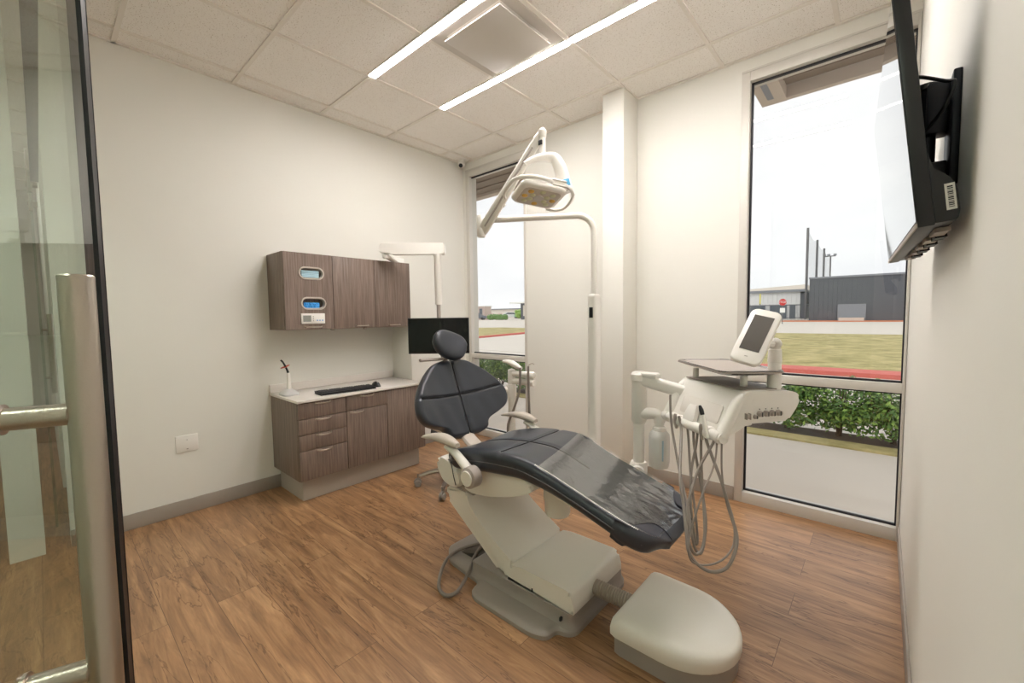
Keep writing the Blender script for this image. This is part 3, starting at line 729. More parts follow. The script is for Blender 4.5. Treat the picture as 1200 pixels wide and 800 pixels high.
b = BM(); tube(b, [(1.555, -1.752, 1.060), (1.565, -1.60, 1.057)], .009, 10, sx=1.5, sy=1); obj('headrest_lever', b, M['greyp'], ch)
# armrests
def armrest(y, sg):
    b = BM(); rings = []; x0, x1 = 1.725, 1.985
    for k in range(19):
        s = k/18; x = x0+(x1-x0)*s; z = .676+.030*math.sin(PI*(.12+.75*s))
        w = .034*math.sin(PI*min(.97, max(.03, s*.9+.07)))**.35; h = (.008+.017*s)*math.sin(PI*min(.97, max(.04, s*.92+.05)))**.4
        rings.append([Vector((x, y+a, z+c+(.004*(1-(a/w)**2)))) for a, c in rrect(w, h, h*.95, 5, 4, 1)])
    loft(b, rings); ar = obj('armrest_pad', b, M['armgrey'], ch, 60)
    b = BM(); tube(b, [(1.90, y, .672), (1.96, y, .655), (2.02, y, .618), (2.078, y+sg*.004, .572)], [.012, .017, .019, .021], 12, 5, sx=1.3, sy=1); obj('armrest_arm', b, M['cream'], ch)
    b = BM(); lathe(b, (2.083, y-sg*.036, .566), (0, sg, 0), [(0, 0), (.037, 0), (.04, .003), (.047, .006), (.049, .012), (.049, .052), (.040, .058), (0, .058)], 32); hub = obj('armrest_hub', b, M['greyp'], ch)
    b = BM(); lathe(b, (2.083, y-sg*.041, .566), (0, sg, 0), [(0, 0), (.034, 0), (.036, .003), (.036, .0052), (0, .0052)], 32); obj('hub_cap', b, M['cream'], hub)
armrest(-1.862, 1); armrest(-1.262, -1)
# power hose loop beside the base
b = BM(); tube(b, [(1.90, -1.60, .075), (1.84, -1.66, .06), (1.80, -1.72, .045), (1.815, -1.80, .045), (1.86, -1.88, .03), (1.93, -1.95, .016), (2.0, -1.965, .014), (2.02, -1.91, .016), (1.985, -1.81, .043), (1.93, -1.72, .06), (1.90, -1.62, .08)], .0085, 10, 6); obj('power_hose', b, M['hose'], ch, label='grey ribbed hose looped out on the floor')

# utility box at the foot end
t = empty('utility_box', (2.9, -1.55, 0), 'low cream utility box with rounded nose on the floor in the foreground', 'utility box')
def boxout(d=0):
    P = []
    x0, x1, yc, w = 2.718+d, 3.133-d, -1.55, .208-d
    P += [(x0, yc-w+.03), (x0+.006, yc-w+.008), (x0+.03, yc-w)]
    xm = x0+.19
    for k in range(0, 25):
        a = -PI/2+PI*k/24; P.append((xm+(x1-xm)*math.cos(a)**.92 if math.cos(a) > 0 else xm, yc+w*math.copysign(abs(math.sin(a))**1.0, math.sin(a))))
    P += [(x0+.03, yc+w), (x0+.006, yc+w-.008), (x0, yc+w-.03)]
    return P
b = BM(); loft(b, [[Vector((x, y, z)) for x, y in boxout(d)] for d, z in ((.012, 0), (.012, .071))]); obj('box_base', b, M['cream_base'], t)
b = BM(); rings = []
for d, z, sl in ((.012, .0715, 0), (.002, .072, 0), (0, .078, 0), (0, .104, .0), (.004, .124, .25), (.014, .140, .6), (.032, .151, .9), (.06, .157, 1), (.1, .160, 1)):
    rings.append([Vector((x, y, z-sl*.030*max(0, (x-2.80)/.33)**2)) for x, y in boxout(d)])
loft(b, rings); obj('box_cover', b, M['cream'], t, 50)
b = BM(); P = [Vector((2.572+.156*k/60, -1.60+.02*k/60, .118-.012*k/60)) for k in range(61)]
tube(b, P, [.031+.0035*(1 if k % 4 < 2 else -1) for k in range(61)], 18); obj('corrugated_hose', b, mat('corrugated_beige', srgb(176, 164, 150), .45), t, 30)

# ---------------------------------------------------------------- dental light
t = empty('dental_light', (2.215, -1.0, .5), 'white pole-mounted dental operatory light with jointed arm above the chair', 'dental light')
dl = t
b = BM(); tube(b, [(2.20, -1.33, .50), (2.21, -1.15, .50), (2.215, -1.0, .50), (2.215, -1.0, .54)], [.03, .03, .032, .03], 14, 3); obj('support_arm', b, M['dwhite'], dl)
b = BM(); pr = rrect(.030, .034, .018, 5, 2, 2); loft(b, [[Vector((2.215+a*s, -1.0+c*s, z)) for a, c in pr] for s, z in ((1, .53), (1, 1.40), (.95, 1.412), (.75, 1.42))]); obj('lower_post', b, M['dwhite'], dl)
b = BM(); box(b, 2.203, 2.227, -1.037, -1.033, 1.285, 1.345, .002); obj('rocker_switch', b, M['black'], dl)
b = BM(); R_ = .10; ad = (Vector((1.665, -1.345, 0))-Vector((2.215, -1.0, 0))).normalized(); P = [Vector((2.215, -1.0, 1.42)), Vector((2.215, -1.0, 1.6))]
for k in range(9): a = PI/2*k/8; P.append(Vector((2.215, -1.0, 1.875-R_))+ad*(R_*(1-math.cos(a)))+up*R_*math.sin(a))
P.append(Vector((1.665, -1.345, 1.875))); tube(b, P, .0185, 16); obj('swan_arm', b, M['dwhite'], dl)
jx = Vector((1.650, -1.353, 0)); b = BM(); lathe(b, jx, up, [(0, 1.775), (.022, 1.775), (.026, 1.782), (.027, 1.89), (.023, 1.905), (0, 1.907)], 20); obj('elbow', b, M['dwhite'], dl)
A = Vector((1.655, -1.345, 1.815)); B_ = Vector((2.085, -1.322, 2.262)); dd = (B_-A).normalized(); sn = Vector((-.66, .75, 0)).cross(dd).normalized(); s2 = dd.cross(sn)
b = BM(); rings = []; L_ = (B_-A).length
for s, w, h in ((-.03, .010, .012), (-.02, .020, .026), (0, .024, .031), (.15*L_, .024, .031), (.6*L_, .021, .027), (.97*L_, .019, .024), (L_, .017, .022), (L_+.016, .008, .012)):
    rings.append([A+dd*s+s2*a+sn*c for a, c in rrect(w, h, .012, 4, 2, 2)])
loft(b, rings); sa = obj('spring_arm', b, M['dwhite'], dl)
b = BM(); P = [A+dd*(.06*L_+L_*.82*k/6)-s2*.0245+sn*.0 for k in range(7)]; tube(b, P, .0032, 6, sy=2.2); obj('cover_joint', b, M['greyp'], sa)
b = BM(); lathe(b, A+dd*.32*L_+sn*.032, sn, [(0, -.006), (.012, -.006), (.012, .004), (0, .006)], 16); obj('tension_cap', b, M['dwhite'], sa)
b = BM(); lathe(b, (2.092, -1.323, 0), up, [(0, 2.125), (.017, 2.125), (.018, 2.24), (.022, 2.245), (.024, 2.275), (.012, 2.29), (0, 2.291)], 18); obj('knuckle', b, M['dwhite'], dl)
b = BM(); box(b, 2.080, 2.104, -1.345, -1.335, 2.20, 2.225, .003); obj('knuckle_stop', b, M['black'], dl)
b = BM(); P = [(2.035, -1.40, 2.100), (2.065, -1.372, 2.122), (2.10, -1.342, 2.134), (2.15, -1.300, 2.128), (2.176, -1.285, 2.08), (2.198, -1.275, 2.0), (2.214, -1.265, 1.945)]
tube(b, P, [.013, .016, .020, .027, .032, .034, .030], 16, 5, sx=.95, sy=1.05); yk = obj('yoke', b, M['dwhite'], dl)
hcn = Vector((2.098, -1.368, 1.918))
E1 = (Vector((.748, .6635, 0))*.9+Vector((-.6635, .748, 0))*.30+Vector((0, 0, -.16))).normalized(); NN = (Vector((.6635, -.748, 0))*.26+Vector((-.05, 0, -.95))).normalized(); E2 = NN.cross(E1).normalized(); E1 = E2.cross(NN).normalized()
b = BM(); rings = []
for s, n_ in ((.80, 0.0), (.93, .004), (1, .014), (1.0, .024), (.95, .034), (.8, .042), (.5, .048)):
    rings.append([hcn-NN*n_+E1*a*s+E2*c*s for a, c in rrect(.128, .103, .045, 6, 4, 3)])
loft(b, rings); lh = obj('lamp_head', b, M['dwhite'], dl, 50)
b = BM(); rings = []
for s, n_ in ((.80, -.0005), (.78, -.0012)):
    rings.append([hcn-NN*n_+E1*a*s+E2*c*s for a, c in rrect(.128, .103, .04, 6, 4, 3)])
loft(b, rings); obj('lens_plate', b, mat('lens_plate', srgb(206, 198, 186), .25, coat=.4), lh)
lp_ = [(-.068, .052, 1), (.0, .064, 0), (.068, .052, 0), (.088, .0, 1), (.07, -.05, 0), (.0, -.062, 1), (-.07, -.05, 0), (-.086, .0, 1), (-.045, .018, 0), (.045, .02, 0), (.045, -.024, 0), (-.045, -.024, 0)]
for a, c, am in lp_:
    b = BM(); lathe(b, hcn+NN*.001+E1*a*.9+E2*c*.95, NN, [(0, 0), (.016, 0), (.015, .003), (.009, .006), (0, .007)], 16); obj('led_lens', b, M['amber'] if am else M['lens'], lh, label='amber lens' if am else None)
b = BM(); lathe(b, hcn+NN*.001, NN, [(0, 0), (.027, 0), (.025, .003), (0, .004)], 24); obj('sensor_lens', b, M['lensc'], lh)
def hnd(pts):
    b = BM(); tube(b, pts, .0085, 12, 6, sx=1, sy=1.3); obj('handle', b, M['dwhite'], lh)
HP = lambda a, c, n_: hcn+E1*a+E2*c-NN*n_
hnd([HP(.06, .085, .05), HP(-.02, .105, .05), HP(-.10, .10, .045), HP(-.155, .07, .035), HP(-.175, .02, .022), HP(-.178, -.04, .01), HP(-.16, -.075, .004)])
hnd([HP(.06, .085, .05), HP(.12, .09, .045), HP(.172, .06, .03), HP(.185, .0, .015), HP(.175, -.06, .006), HP(.14, -.095, .004), HP(.09, -.102, .008)])
b = BM(); obox(b, HP(.075, .075, .045), E1, E2, NN, .06, .045, .03, .01); obj('handle_bracket', b, M['dwhite'], lh)
yd = (Vector((2.204, -1.27, 1.955))-Vector((2.176, -1.285, 2.08))).normalized()
b = BM(); fn = Vector((.6635, -.748, .05)).normalized(); fx = yd.cross(fn).normalized(); fn = fx.cross(yd); obox(b, Vector((2.206, -1.270, 1.985))+fn*.0360, fx, yd, fn, .030, .036, .002, .0008); obj('blue_label', b, M['stickerblue'], yk, label='light blue sticker')

# ---------------------------------------------------------------- assistant arm (behind the chair)
t = empty('assistant_arm', (1.565, -1.0, .46), 'cream assistant instrument holder post behind the right armrest', 'assistant arm'); aa = t
b = BM(); lathe(b, (1.565, -1.0, 0), up, [(0, .46), (.026, .46), (.026, .93), (0, .94)], 20); tube(b, [(1.565, -1.0, .485), (1.62, -1.15, .48), (1.80, -1.30, .48)], .024, 12, 4); obj('post', b, M['dwhite'], aa)
b = BM(); lathe(b, (1.56, -1.0, .74), up, [(.02, 0), (.036, .004), (.038, .05), (.034, .09), (.02, .095)], 20); lathe(b, (1.54, -1.03, .79), (-.6, -.8, 0), [(0, -.02), (.026, -.02), (.026, .02), (.018, .026), (0, .026)], 16); obj('clamp', b, M['dwhite'], aa)
b = BM(); tube(b, [(1.495, -1.01, .985), (1.53, -1.005, .985), (1.575, -1.0, .975), (1.62, -1.0, .955), (1.655, -1.0, .945)], [.010, .018, .026, .022, .012], 14, 4, sx=1, sy=.8); obj('grip', b, M['dwhite'], aa)
for z in (.905, .855):
    b = BM(); lathe(b, (1.585, -1.0, z), (1, .0, 0), [(0, 0), (.022, 0), (.022, .14), (.026, .145), (.026, .17), (.02, .18), (0, .18)], 18); obj('holder', b, M['dwhite'], aa)
b = BM(); tube(b, [(1.675, -1.035, .955), (1.672, -1.035, .90), (1.665, -1.035, .80), (1.61, -1.03, .67), (1.555, -1.03, .55), (1.53, -1.0, .42), (1.56, -1.03, .36), (1.64, -1.12, .38), (1.78, -1.28, .46)], [.007, .008, .008, .008, .009, .009, .009, .009, .009], 10, 6); obj('suction_hose', b, M['hose'], aa, label='curved grey suction hose')
b = BM(); tube(b, [(1.745, -1.035, .97), (1.742, -1.035, .92), (1.745, -1.035, .80), (1.75, -1.035, .65), (1.75, -1.02, .50), (1.75, -1.05, .40), (1.77, -1.15, .38), (1.80, -1.28, .44)], [.006, .008, .008, .008, .008, .009, .009, .009], 10, 6); obj('suction_hose', b, M['hose'], aa, label='straight grey suction hose')
b = BM(); tube(b, [(1.745, -1.035, .975), (1.77, -1.03, .99), (1.79, -1.03, .985)], .003, 8, 3); obj('suction_tip', b, M['steel'], aa)

# stool behind the chair
sc_ = Vector((1.03, -1.07, 0))
t = empty('dental_stool', sc_, 'low operator stool on grey five-star base behind the chair', 'stool')
b = BM(); lathe(b, sc_, up, [(0, .08), (.03, .08), (.034, .10), (.034, .15), (.022, .16), (.022, .30), (.016, .30), (.016, .395), (0, .395)], 18); obj('column', b, M['steel'], t)
b = BM(); lathe(b, sc_, up, [(0, .395), (.14, .395), (.165, .405), (.18, .425), (.175, .452), (.15, .465), (0, .468)], 30); obj('seat', b, M['leather'], t)
for k in range(5):
    a = math.radians(-131.6+72*k) if k else math.radians(-131.6)
    d = Vector((math.cos(a), math.sin(a), 0)); 
    b = BM(); tube(b, [sc_+d*.02+up*.125, sc_+d*.16+up*.115, sc_+d*.27+up*.085], [.021, .018, .014], 10, 4, sx=1.3, sy=1); lg = obj('leg', b, M['steel'], t)
    b = BM(); c = sc_+d*.285; s_ = Vector((-d.y, d.x, 0)); lathe(b, c+up*.07, up, [(0, 0), (.006, 0), (.006, .03), (0, .03)], 8)
    for q in (-1, 1): lathe(b, c+up*.028+s_*(q*.013-.008), s_, [(0, 0), (.022, 0), (.026, .003), (.026, .013), (.022, .016), (0, .016)], 18)
    lathe(b, c+up*.040+s_*-.0065, s_, [(0, 0), (.029, 0), (.029, .013), (0, .013)], 18)
    obj('caster', b, M['castergrey'], lg)

# ---------------------------------------------------------------- delivery unit
t = empty('delivery_unit', (2.56, -1.15, .5), 'white instrument delivery unit with hanging grey handpiece hoses beside the right window', 'delivery unit'); du = t
b = BM(); tube(b, [(2.385, -1.475, .47), (2.42, -1.40, .475), (2.52, -1.21, .505), (2.56, -1.15, .512)], .030, 16, 4); obj('rigid_arm', b, M['dwhite'], du)
px, py = 2.562, -1.15
b = BM(); lathe(b, (px, py, 0), up, [(0, .475), (.036, .475), (.042, .482), (.043, .54), (.036, .552), (0, .552)], 20); tube(b, [(px+.02, py-.06, .51), (px, py, .51)], .034, 14); obj('base_elbow', b, M['dwhite'], du)
b = BM(); lathe(b, (px, py, 0), up, [(0, .552), (.028, .552), (.028, .75), (0, .75)], 20); obj('lower_post', b, M['dwhite'], du)
b = BM(); lathe(b, (px, py, 0), up, [(0, .75), (.030, .75), (.037, .765), (.037, .965), (.041, .97), (.041, 1.0), (.030, 1.012), (0, 1.014)], 22); obj('upper_post', b, M['dwhite'], du)
b = BM(); box(b, px+.0, px+.10, py-.03, py+.03, .985, 1.012, .01); obj('arm_joint', b, M['dwhite'], du)
A = Vector((px+.01, py-.005, .975)); B_ = Vector((2.80, -1.12, .925)); dd = (B_-A).normalized(); s_ = dd.cross(up).normalized(); u_ = s_.cross(dd)
b = BM(); loft(b, [[A+dd*s+s_*a+u_*c for a, c in rrect(.026, .030, .018, 5, 2, 2)] for s in (0, (B_-A).length)]); obj('flex_arm', b, M['dwhite'], du)
# water bottle
b = BM(); tube(b, [(px+.02, py, .80), (px+.07, py+.003, .808), (px+.10, py+.005, .80), (px+.104, py+.005, .765)], [.03, .028, .026, .025], 16, 4); obj('bottle_bracket', b, M['dwhite'], du)
wb = Vector((px+.104, py+.005, 0))
b = BM(); lathe(b, wb, up, [(0, .765), (.020, .765), (.022, .750), (.030, .745), (.032, .728), (0, .728)], 20); obj('bottle_cap', b, M['dwhite'], du)
b = BM(); lathe(b, wb, up, [(0, .727), (.034, .727), (.047, .712), (.050, .69), (.050, .575), (.044, .548), (.036, .543), (0, .543)], 28); wbo = obj('water_bottle', b, M['bottle'], du, label='frosted round water bottle')
b = BM(); d_ = Vector((.66, -.75, 0)); lathe(b, wb+d_*.043, up, [(0, .58), (.008, .59), (.008, .69), (0, .69)], 10); obj('level_strip', b, mat('pale_blue_strip', srgb(168, 196, 212), .5), wbo)
# body: profile extruded along ua
NP = Vector((3.07, -1.36, 0)); ua = Vector((-.797, .604, 0)); ub = Vector((.604, .797, 0)); LL = .41
prof = [(-.055, .820), (-.035, .872), (0, .955), (.018, .985), (.045, .997), (.23, .990), (.262, .980), (.278, .960), (.262, .922), (.222, .870), (.04, .868), (-.02, .835)]
b = BM(); prism(b, roundpoly(prof, [.008, .01, .02, .02, .03, .03, .02, .02, .02, .012, .01, .01], 4), NP, ub, up, ua, .0, LL, -.010, 3); obj('body', b, M['dwhite'], du)
b = BM(); prism(b, roundpoly([(.03, .996), (.235, .990), (.235, .995), (.03, 1.001)], .001, 1), NP, ub, up, ua, .03, LL-.02, .001); obj('top_mat', b, M['silver_pad'], du, label='grey silicone mat')
# side limb (near) and holder frame
limb = [(.020, .990), (-.002, .965), (-.03, .905), (-.066, .842), (-.088, .812)]
def at(u_, z, s): return NP+ub*u_+up*z+ua*s
for sN in (.018, LL-.018):
    b = BM(); tube(b, [at(.028, .975, sN), at(.002, .948, sN), at(-.030, .888, sN), at(-.058, .835, sN), at(-.066, .818, sN)], [.018, .021, .023, .024, .024], 14, 5, sx=1, sy=1.0); obj('frame_limb', b, M['dwhite'], du)
b = BM(); tube(b, [at(-.068, .817, .0), at(-.068, .817, LL)], .0215, 16); obj('holder_bar', b, M['dwhite'], du)
b = BM(); prism(b, roundpoly([(.07, .035), (.33, .035), (.33, .115), (.07, .115)], .015), at(-.055, .82, 0), ua, (ub*.377+up*.926).normalized(), (ub*-.926+up*.377).normalized(), -.002, .0045, .001); obj('front_panel', b, mat('panel_shade', srgb(222, 216, 208), .35), du)
for s in (.022, .085, .285, .335, .385):
    b = BM(); lathe(b, at(-.068, .817, s-.014), ua, [(.0215, 0), (.0262, .003), (.0275, .014), (.0262, .025), (.0215, .028)], 20); obj('holder', b, M['dwhite'], du)
for s in (.285, .105):
    b = BM(); tube(b, [at(-.092, .850, s), at(-.094, .838, s), at(-.090, .80, s), at(-.086, .785, s)], [.005, .008, .0075, .0065], 10, 3); obj('hose_connector', b, M['greyp'], du)
# syringe in the nearest holders
b = BM(); tube(b, [at(-.095, .805, .060), at(-.098, .85, .072), at(-.10, .893, .086)], [.009, .0095, .008], 12, 3); sy = obj('syringe', b, M['dwhite'], du)
b = BM(); tube(b, [at(-.10, .893, .086), at(-.102, .912, .092), at(-.103, .928, .100)], [.0085, .009, .005], 12, 3); obj('syringe_head', b, M['black'], sy)
b = BM(); prism(b, roundpoly([(.18, 0), (.26, 0), (.245, .075), (.195, .075)], .012), at(-.060, .83, 0), ua, (ub*.38+up*.92).normalized(), (ub*-.92+up*.38).normalized(), 0, .02, .004); obj('tool_shield', b, M['dwhite'], du)
# control knobs on the side face
def knob(u_, z, r=.011, l=.016):
    b = BM(); lathe(b, at(u_, z, 0), -ua, [(0, 0), (r*1.15, 0), (r*1.15, .004), (r, .005), (r*.9, l), (0, l)], 16); kk = obj('control_knob', b, M['greyp'], du)
    b = BM(); obox(b, at(u_, z, -l-.0005), ub, up, ua, .003, r*1.5, .002); obj('pointer', b, M['black'], kk)
for q in range(4): knob(.088+q*.028, .906)
knob(.068, .895, .008, .012)
b = BM(); obox(b, at(.030, .900, -.006), ub, up, ua, .016, .018, .014, .003); obj('toggle_switch', b, M['greyp'], du)
b = BM()
for q in range(4): obox(b, at(.088+q*.028, .924, -.001), ub, up, ua, .004, .004, .0012)
obj('indicator_mark', b, M['black'], du)
b = BM(); hx_ = [(.075+.022*math.cos(PI/3*k+.5), .950+.020*math.sin(PI/3*k+.5)) for k in range(6)]; prism(b, hx_, NP, ub, up, ua, -.0012, .002); obj('badge', b, M['dwhite'], du)
b = BM(); lathe(b, at(.07, .868, .10), (0, 0, -1), [(0, 0), (.06, 0), (.055, .022), (.03, .03), (0, .03)], 24); obj('swivel_joint', b, M['dwhite'], du)
b = BM(); tube(b, [at(.10, .885, LL-.02), at(.12, .90, LL+.04), (2.80, -1.12, .925)], .026, 12, 4); obj('arm_socket', b, M['dwhite'], du)
# hoses
HS = [
 ([(2.752, -1.232, .93), (2.753, -1.236, .905), (2.771, -1.262, .789), (2.849, -1.371, .625), (2.912, -1.458, .526), (2.945, -1.518, .464), (2.966, -1.529, .403), (2.978, -1.494, .381), (2.969, -1.417, .446), (2.942, -1.352, .511), (2.911, -1.32, .616), (2.885, -1.31, .74), (2.878, -1.300, .815)], .0056),
 ([(2.806, -1.272, .845), (2.827, -1.300, .785), (2.884, -1.471, .656), (2.930, -1.555, .563), (2.958, -1.605, .485), (2.975, -1.629, .439), (3.007, -1.624, .401), (3.043, -1.594, .376), (3.08, -1.561, .387), (3.099, -1.541, .427), (3.103, -1.507, .471), (3.093, -1.486, .504), (3.065, -1.466, .565), (3.035, -1.445, .647), (2.986, -1.40, .727), (2.95, -1.36, .78), (2.941, -1.350, .815)], .0062),
 ([(2.842, -1.273, .815), (2.854, -1.290, .76), (2.89, -1.362, .625), (2.930, -1.422, .492), (2.950, -1.456, .408), (2.950, -1.472, .393), (2.940, -1.464, .425), (2.914, -1.432, .53), (2.895, -1.369, .647), (2.90, -1.33, .75), (2.902, -1.318, .815)], .0052),
 ([(2.999, -1.392, .80), (3.006, -1.450, .721), (2.995, -1.535, .644), (2.986, -1.593, .573), (2.976, -1.626, .501), (2.980, -1.651, .456), (2.990, -1.642, .416), (3.017, -1.615, .401), (3.053, -1.583, .407), (3.083, -1.555, .434), (3.095, -1.514, .471), (3.082, -1.479, .54), (3.044, -1.455, .635), (3.027, -1.430, .706), (3.021, -1.412, .81)], .0036),
 ([(2.989, -1.388, .815), (2.984, -1.399, .784), (2.952, -1.462, .692), (2.940, -1.544, .576), (2.952, -1.571, .534), (2.960, -1.591, .461), (2.978, -1.575, .409), (2.985, -1.516, .406), (2.978, -1.46, .457), (2.950, -1.396, .564), (2.925, -1.345, .70), (2.921, -1.334, .815)], .0056),
]
for P, r in HS:
    b = BM(); tube(b, P, r, 10, 7); obj('handpiece_hose', b, M['hose'], du, 60)
# display on its post
b = BM(); tp = Vector((3.150, -1.165, 0)); lathe(b, tp, up, [(0, .99), (.026, .99), (.026, 1.06), (.0245, 1.062), (.0245, 1.10), (.026, 1.102), (.024, 1.15), (.020, 1.155), (.020, 1.16), (0, 1.16)], 20)
bmesh.ops.create_uvsphere(b, u_segments=18, v_segments=12, radius=.024, matrix=Matrix.Translation(tp+up*1.175)); obj('display_post', b, M['dwhite'], du)
tc_ = Vector((3.099, -1.262, 1.211)); tx = Vector((.990, .139, 0)); ty = (up*math.cos(.60)+Vector((-.139, .990, 0))*math.sin(.60)).normalized(); tn = tx.cross(ty).normalized()
if tn.y > 0: tn = -tn
_q = Matrix.Rotation(math.radians(-17), 3, tn); tx = _q @ tx; ty = _q @ ty
if (ty-up).x < 0: tx = _q.transposed() @ _q.transposed() @ tx; ty = _q.transposed() @ _q.transposed() @ ty
b = BM(); rings = []
for s, n_ in ((.90, 0), (.97, -.002), (1, -.008), (1, -.016), (.96, -.023), (.8, -.028)):
    rings.append([tc_+tn*n_+tx*a*s+ty*c*(1-(1-s)*.5) for a, c in rrect(.057, .128, .027, 6, 3, 4)])
loft(b, rings); dsp = obj('display', b, M['dwhite'], du, 50, 'white portrait touch display')
b = BM(); obox(b, tc_+tn*.0008+ty*.012, tx, ty, tn, .072, .165, .0016); obj('display_screen', b, mat('grey_display', srgb(92, 88, 84), .18, spec=.6), dsp)
b = BM(); obox(b, tc_+tn*.0008-ty*.098, tx, ty, tn, .012, .0025, .001); obj('display_mark', b, M['greyp'], dsp)
b = BM(); tube(b, [tp+up*1.175, tc_-tn*.024-ty*.02], .017, 10); obj('display_joint', b, M['dwhite'], du)
# tray holder + tray (tray lies on it: own thing)
ta = Vector((-.655, .755, 0)); tb_ = Vector((.755, .655, 0)); T0 = Vector((3.005, -1.365, 1.052))
b = BM(); lathe(b, at(.06, .99, .36), up, [(0, 0), (.013, 0), (.013, .052), (0, .052)], 12); obj('tray_support', b, M['dwhite'], du); b = BM(); lathe(b, at(.10, .995, .10), up, [(0, 0), (.015, 0), (.015, .047), (0, .047)], 12); obj('tray_support', b, M['dwhite'], du)
t = empty('instrument_tray', T0, 'shallow polished metal instrument tray on top of the delivery unit', 'tray')
b = BM(); rings = []; tcn = T0+ta*.23+tb_*.125
for s, z in ((.80, .0), (.90, .0), (.93, .004), (.965, .016), (1.0, .018), (1.0, .0205), (.955, .0185), (.92, .0065), (.89, .0025), (.80, .0025)):
    rings.append([tcn+ta*(a-(.235*(1-s)*(1 if a > 0 else -1)))*1+tb_*(c-.235*(1-s)*(1 if c > 0 else -1))+up*z for a, c in rrect(.235, .128, .035, 6, 2, 2)])
loft(b, rings, True); obj('pan', b, M['traym'], t, 40)
b = BM(); loft(b, [[tcn+ta*a+tb_*c+up*z for a, c in rrect(.238, .131, .037, 6, 2, 2)] for z in (.0100, .0155)]); obj('rim_band', b, M['greyp'], t)  # grey band around the tray rim

# ---------------------------------------------------------------- television
nb, fb, nt_, ft = Vector((3.516, -2.08, 1.45)), Vector((3.484, -1.362, 1.45)), Vector((3.468, -2.08, 1.875)), Vector((3.434, -1.362, 1.88))
tvx = (fb-nb).normalized(); tvy = (nt_-nb); hT = tvy.length; tvy.normalize(); tvn = tvy.cross(tvx).normalized()
if tvn.x > 0: tvn = -tvn
WT_ = (fb-nb).length; tvc = (nb+fb+nt_+ft)/4
t = empty('television', tvc, 'black wall television tilted downward on the right wall', 'television')
b = BM(); obox(b, tvc-tvn*.0125, tvx, tvy, tvn, WT_, hT, .023, .002); obj('frame', b, M['black'], t)
b = BM(); obox(b, tvc-tvn*.0002+tvy*.004, tvx, tvy, tvn, WT_-.004, hT-.016, .0012); obj('screen', b, M['tvscreen'], t, 0)
b = BM(); obox(b, tvc+tvn*.0004-tvy*(hT/2-.004), tvx, tvy, tvn, WT_, .008, .003, .001); obj('lower_bezel', b, M['greyp'], t, label='silver lower bezel')
b = BM(); c0 = nb-tvn*.012
prism(b, roundpoly([(0, .004), (.030, .004), (.034, .02), (.034, .060), (.024, .085), (.006, .098), (0, .14), (0, .13)], .004, 2), nb-tvn*.022+tvx*.03, -tvn, tvy, tvx, -.028, WT_-.03, .002); bh_ = obj('rear_housing', b, M['black'], t)
b = BM(); obox(b, nb-tvn*.046+tvy*.046+tvx*.0005, -tvn, tvy, tvx, .013, .046, .0016); lb_ = obj('sticker', b, M['paper'], bh_, label='white barcode sticker')
b = BM()
for q in range(12): obox(b, nb-tvn*.046+tvy*(.028+q*.0032)-tvx*.0006, -tvn, tvy, tvx, .007, .0011+.0006*(q % 3), .0004)
obj('barcode', b, M['black'], lb_)
for q in range(5): b = BM(); obox(b, nb-tvn*.040+tvx*(.10+q*.12)-tvy*.001, tvx, tvn, tvy, .07, .020, .006, .001); obj('port_strip', b, M['greyp'], bh_)
for q in range(4): b = BM(); obox(b, nb-tvn*.046+tvx*(.16+q*.12)-tvy*.002, tvx, tvn, tvy, .05, .016, .010, .001); obj('vent_strip', b, M['darkmetal'], bh_)
t = empty('television_bracket', (W, -1.80, 1.70), 'black articulated wall bracket behind the television', 'bracket')
b = BM(); box(b, W-.014, W, -1.865, -1.735, 1.565, 1.80, .003); obj('wall_plate', b, M['darkmetal'], t)
b = BM(); box(b, W-.05, W-.014, -1.82, -1.77, 1.69, 1.80, .004); obj('pivot_block', b, M['darkmetal'], t)
b = BM(); lathe(b, (W-.045, -1.79, 1.63), up, [(0, 0), (.014, 0), (.014, .17), (0, .17)], 14); obj('pivot_pin', b, M['darkmetal'], t)
b = BM(); lathe(b, (W-.05, -1.79, 1.795), up, [(0, 0), (.018, 0), (.018, .012), (0, .012)], 14); obj('pivot_cap', b, M['black'], t)
b = BM(); box(b, W-.052, W-.014, -1.815, -1.775, 1.585, 1.63, .003); obj('lower_block', b, M['darkmetal'], t)
b = BM(); pA = tvc-tvn*.028; obox(b, pA+tvx*-.11, tvx, tvy, tvn, .030, .26, .008, .002); obox(b, pA+tvx*.09, tvx, tvy, tvn, .030, .26, .008, .002); obox(b, pA, tvx, tvy, tvn, .22, .05, .008, .002); obj('mount_rail', b, M['darkmetal'], t)
b = BM(); tube(b, [(W-.045, -1.79, 1.72), (W-.075, -1.72, 1.70), pA-tvn*.01], .011, 10, 3); tube(b, [(W-.045, -1.79, 1.67), (W-.07, -1.72, 1.66), pA-tvn*.01-up*.04], .009, 10, 3); obj('arm', b, M['darkmetal'], t)
t2 = BM(); tube(t2, [pA+tvx*-.11+tvy*.12-tvn*.01, (W-.075, -1.90, 1.79), (W-.03, -1.93, 1.755), (W-.018, -1.95, 1.74), (W-.03, -1.94, 1.70), (W-.06, -1.90, 1.66), nb-tvn*.03+tvy*.14+tvx*.09], .0035, 8, 6); obj('cable', t2, M['black'], t)

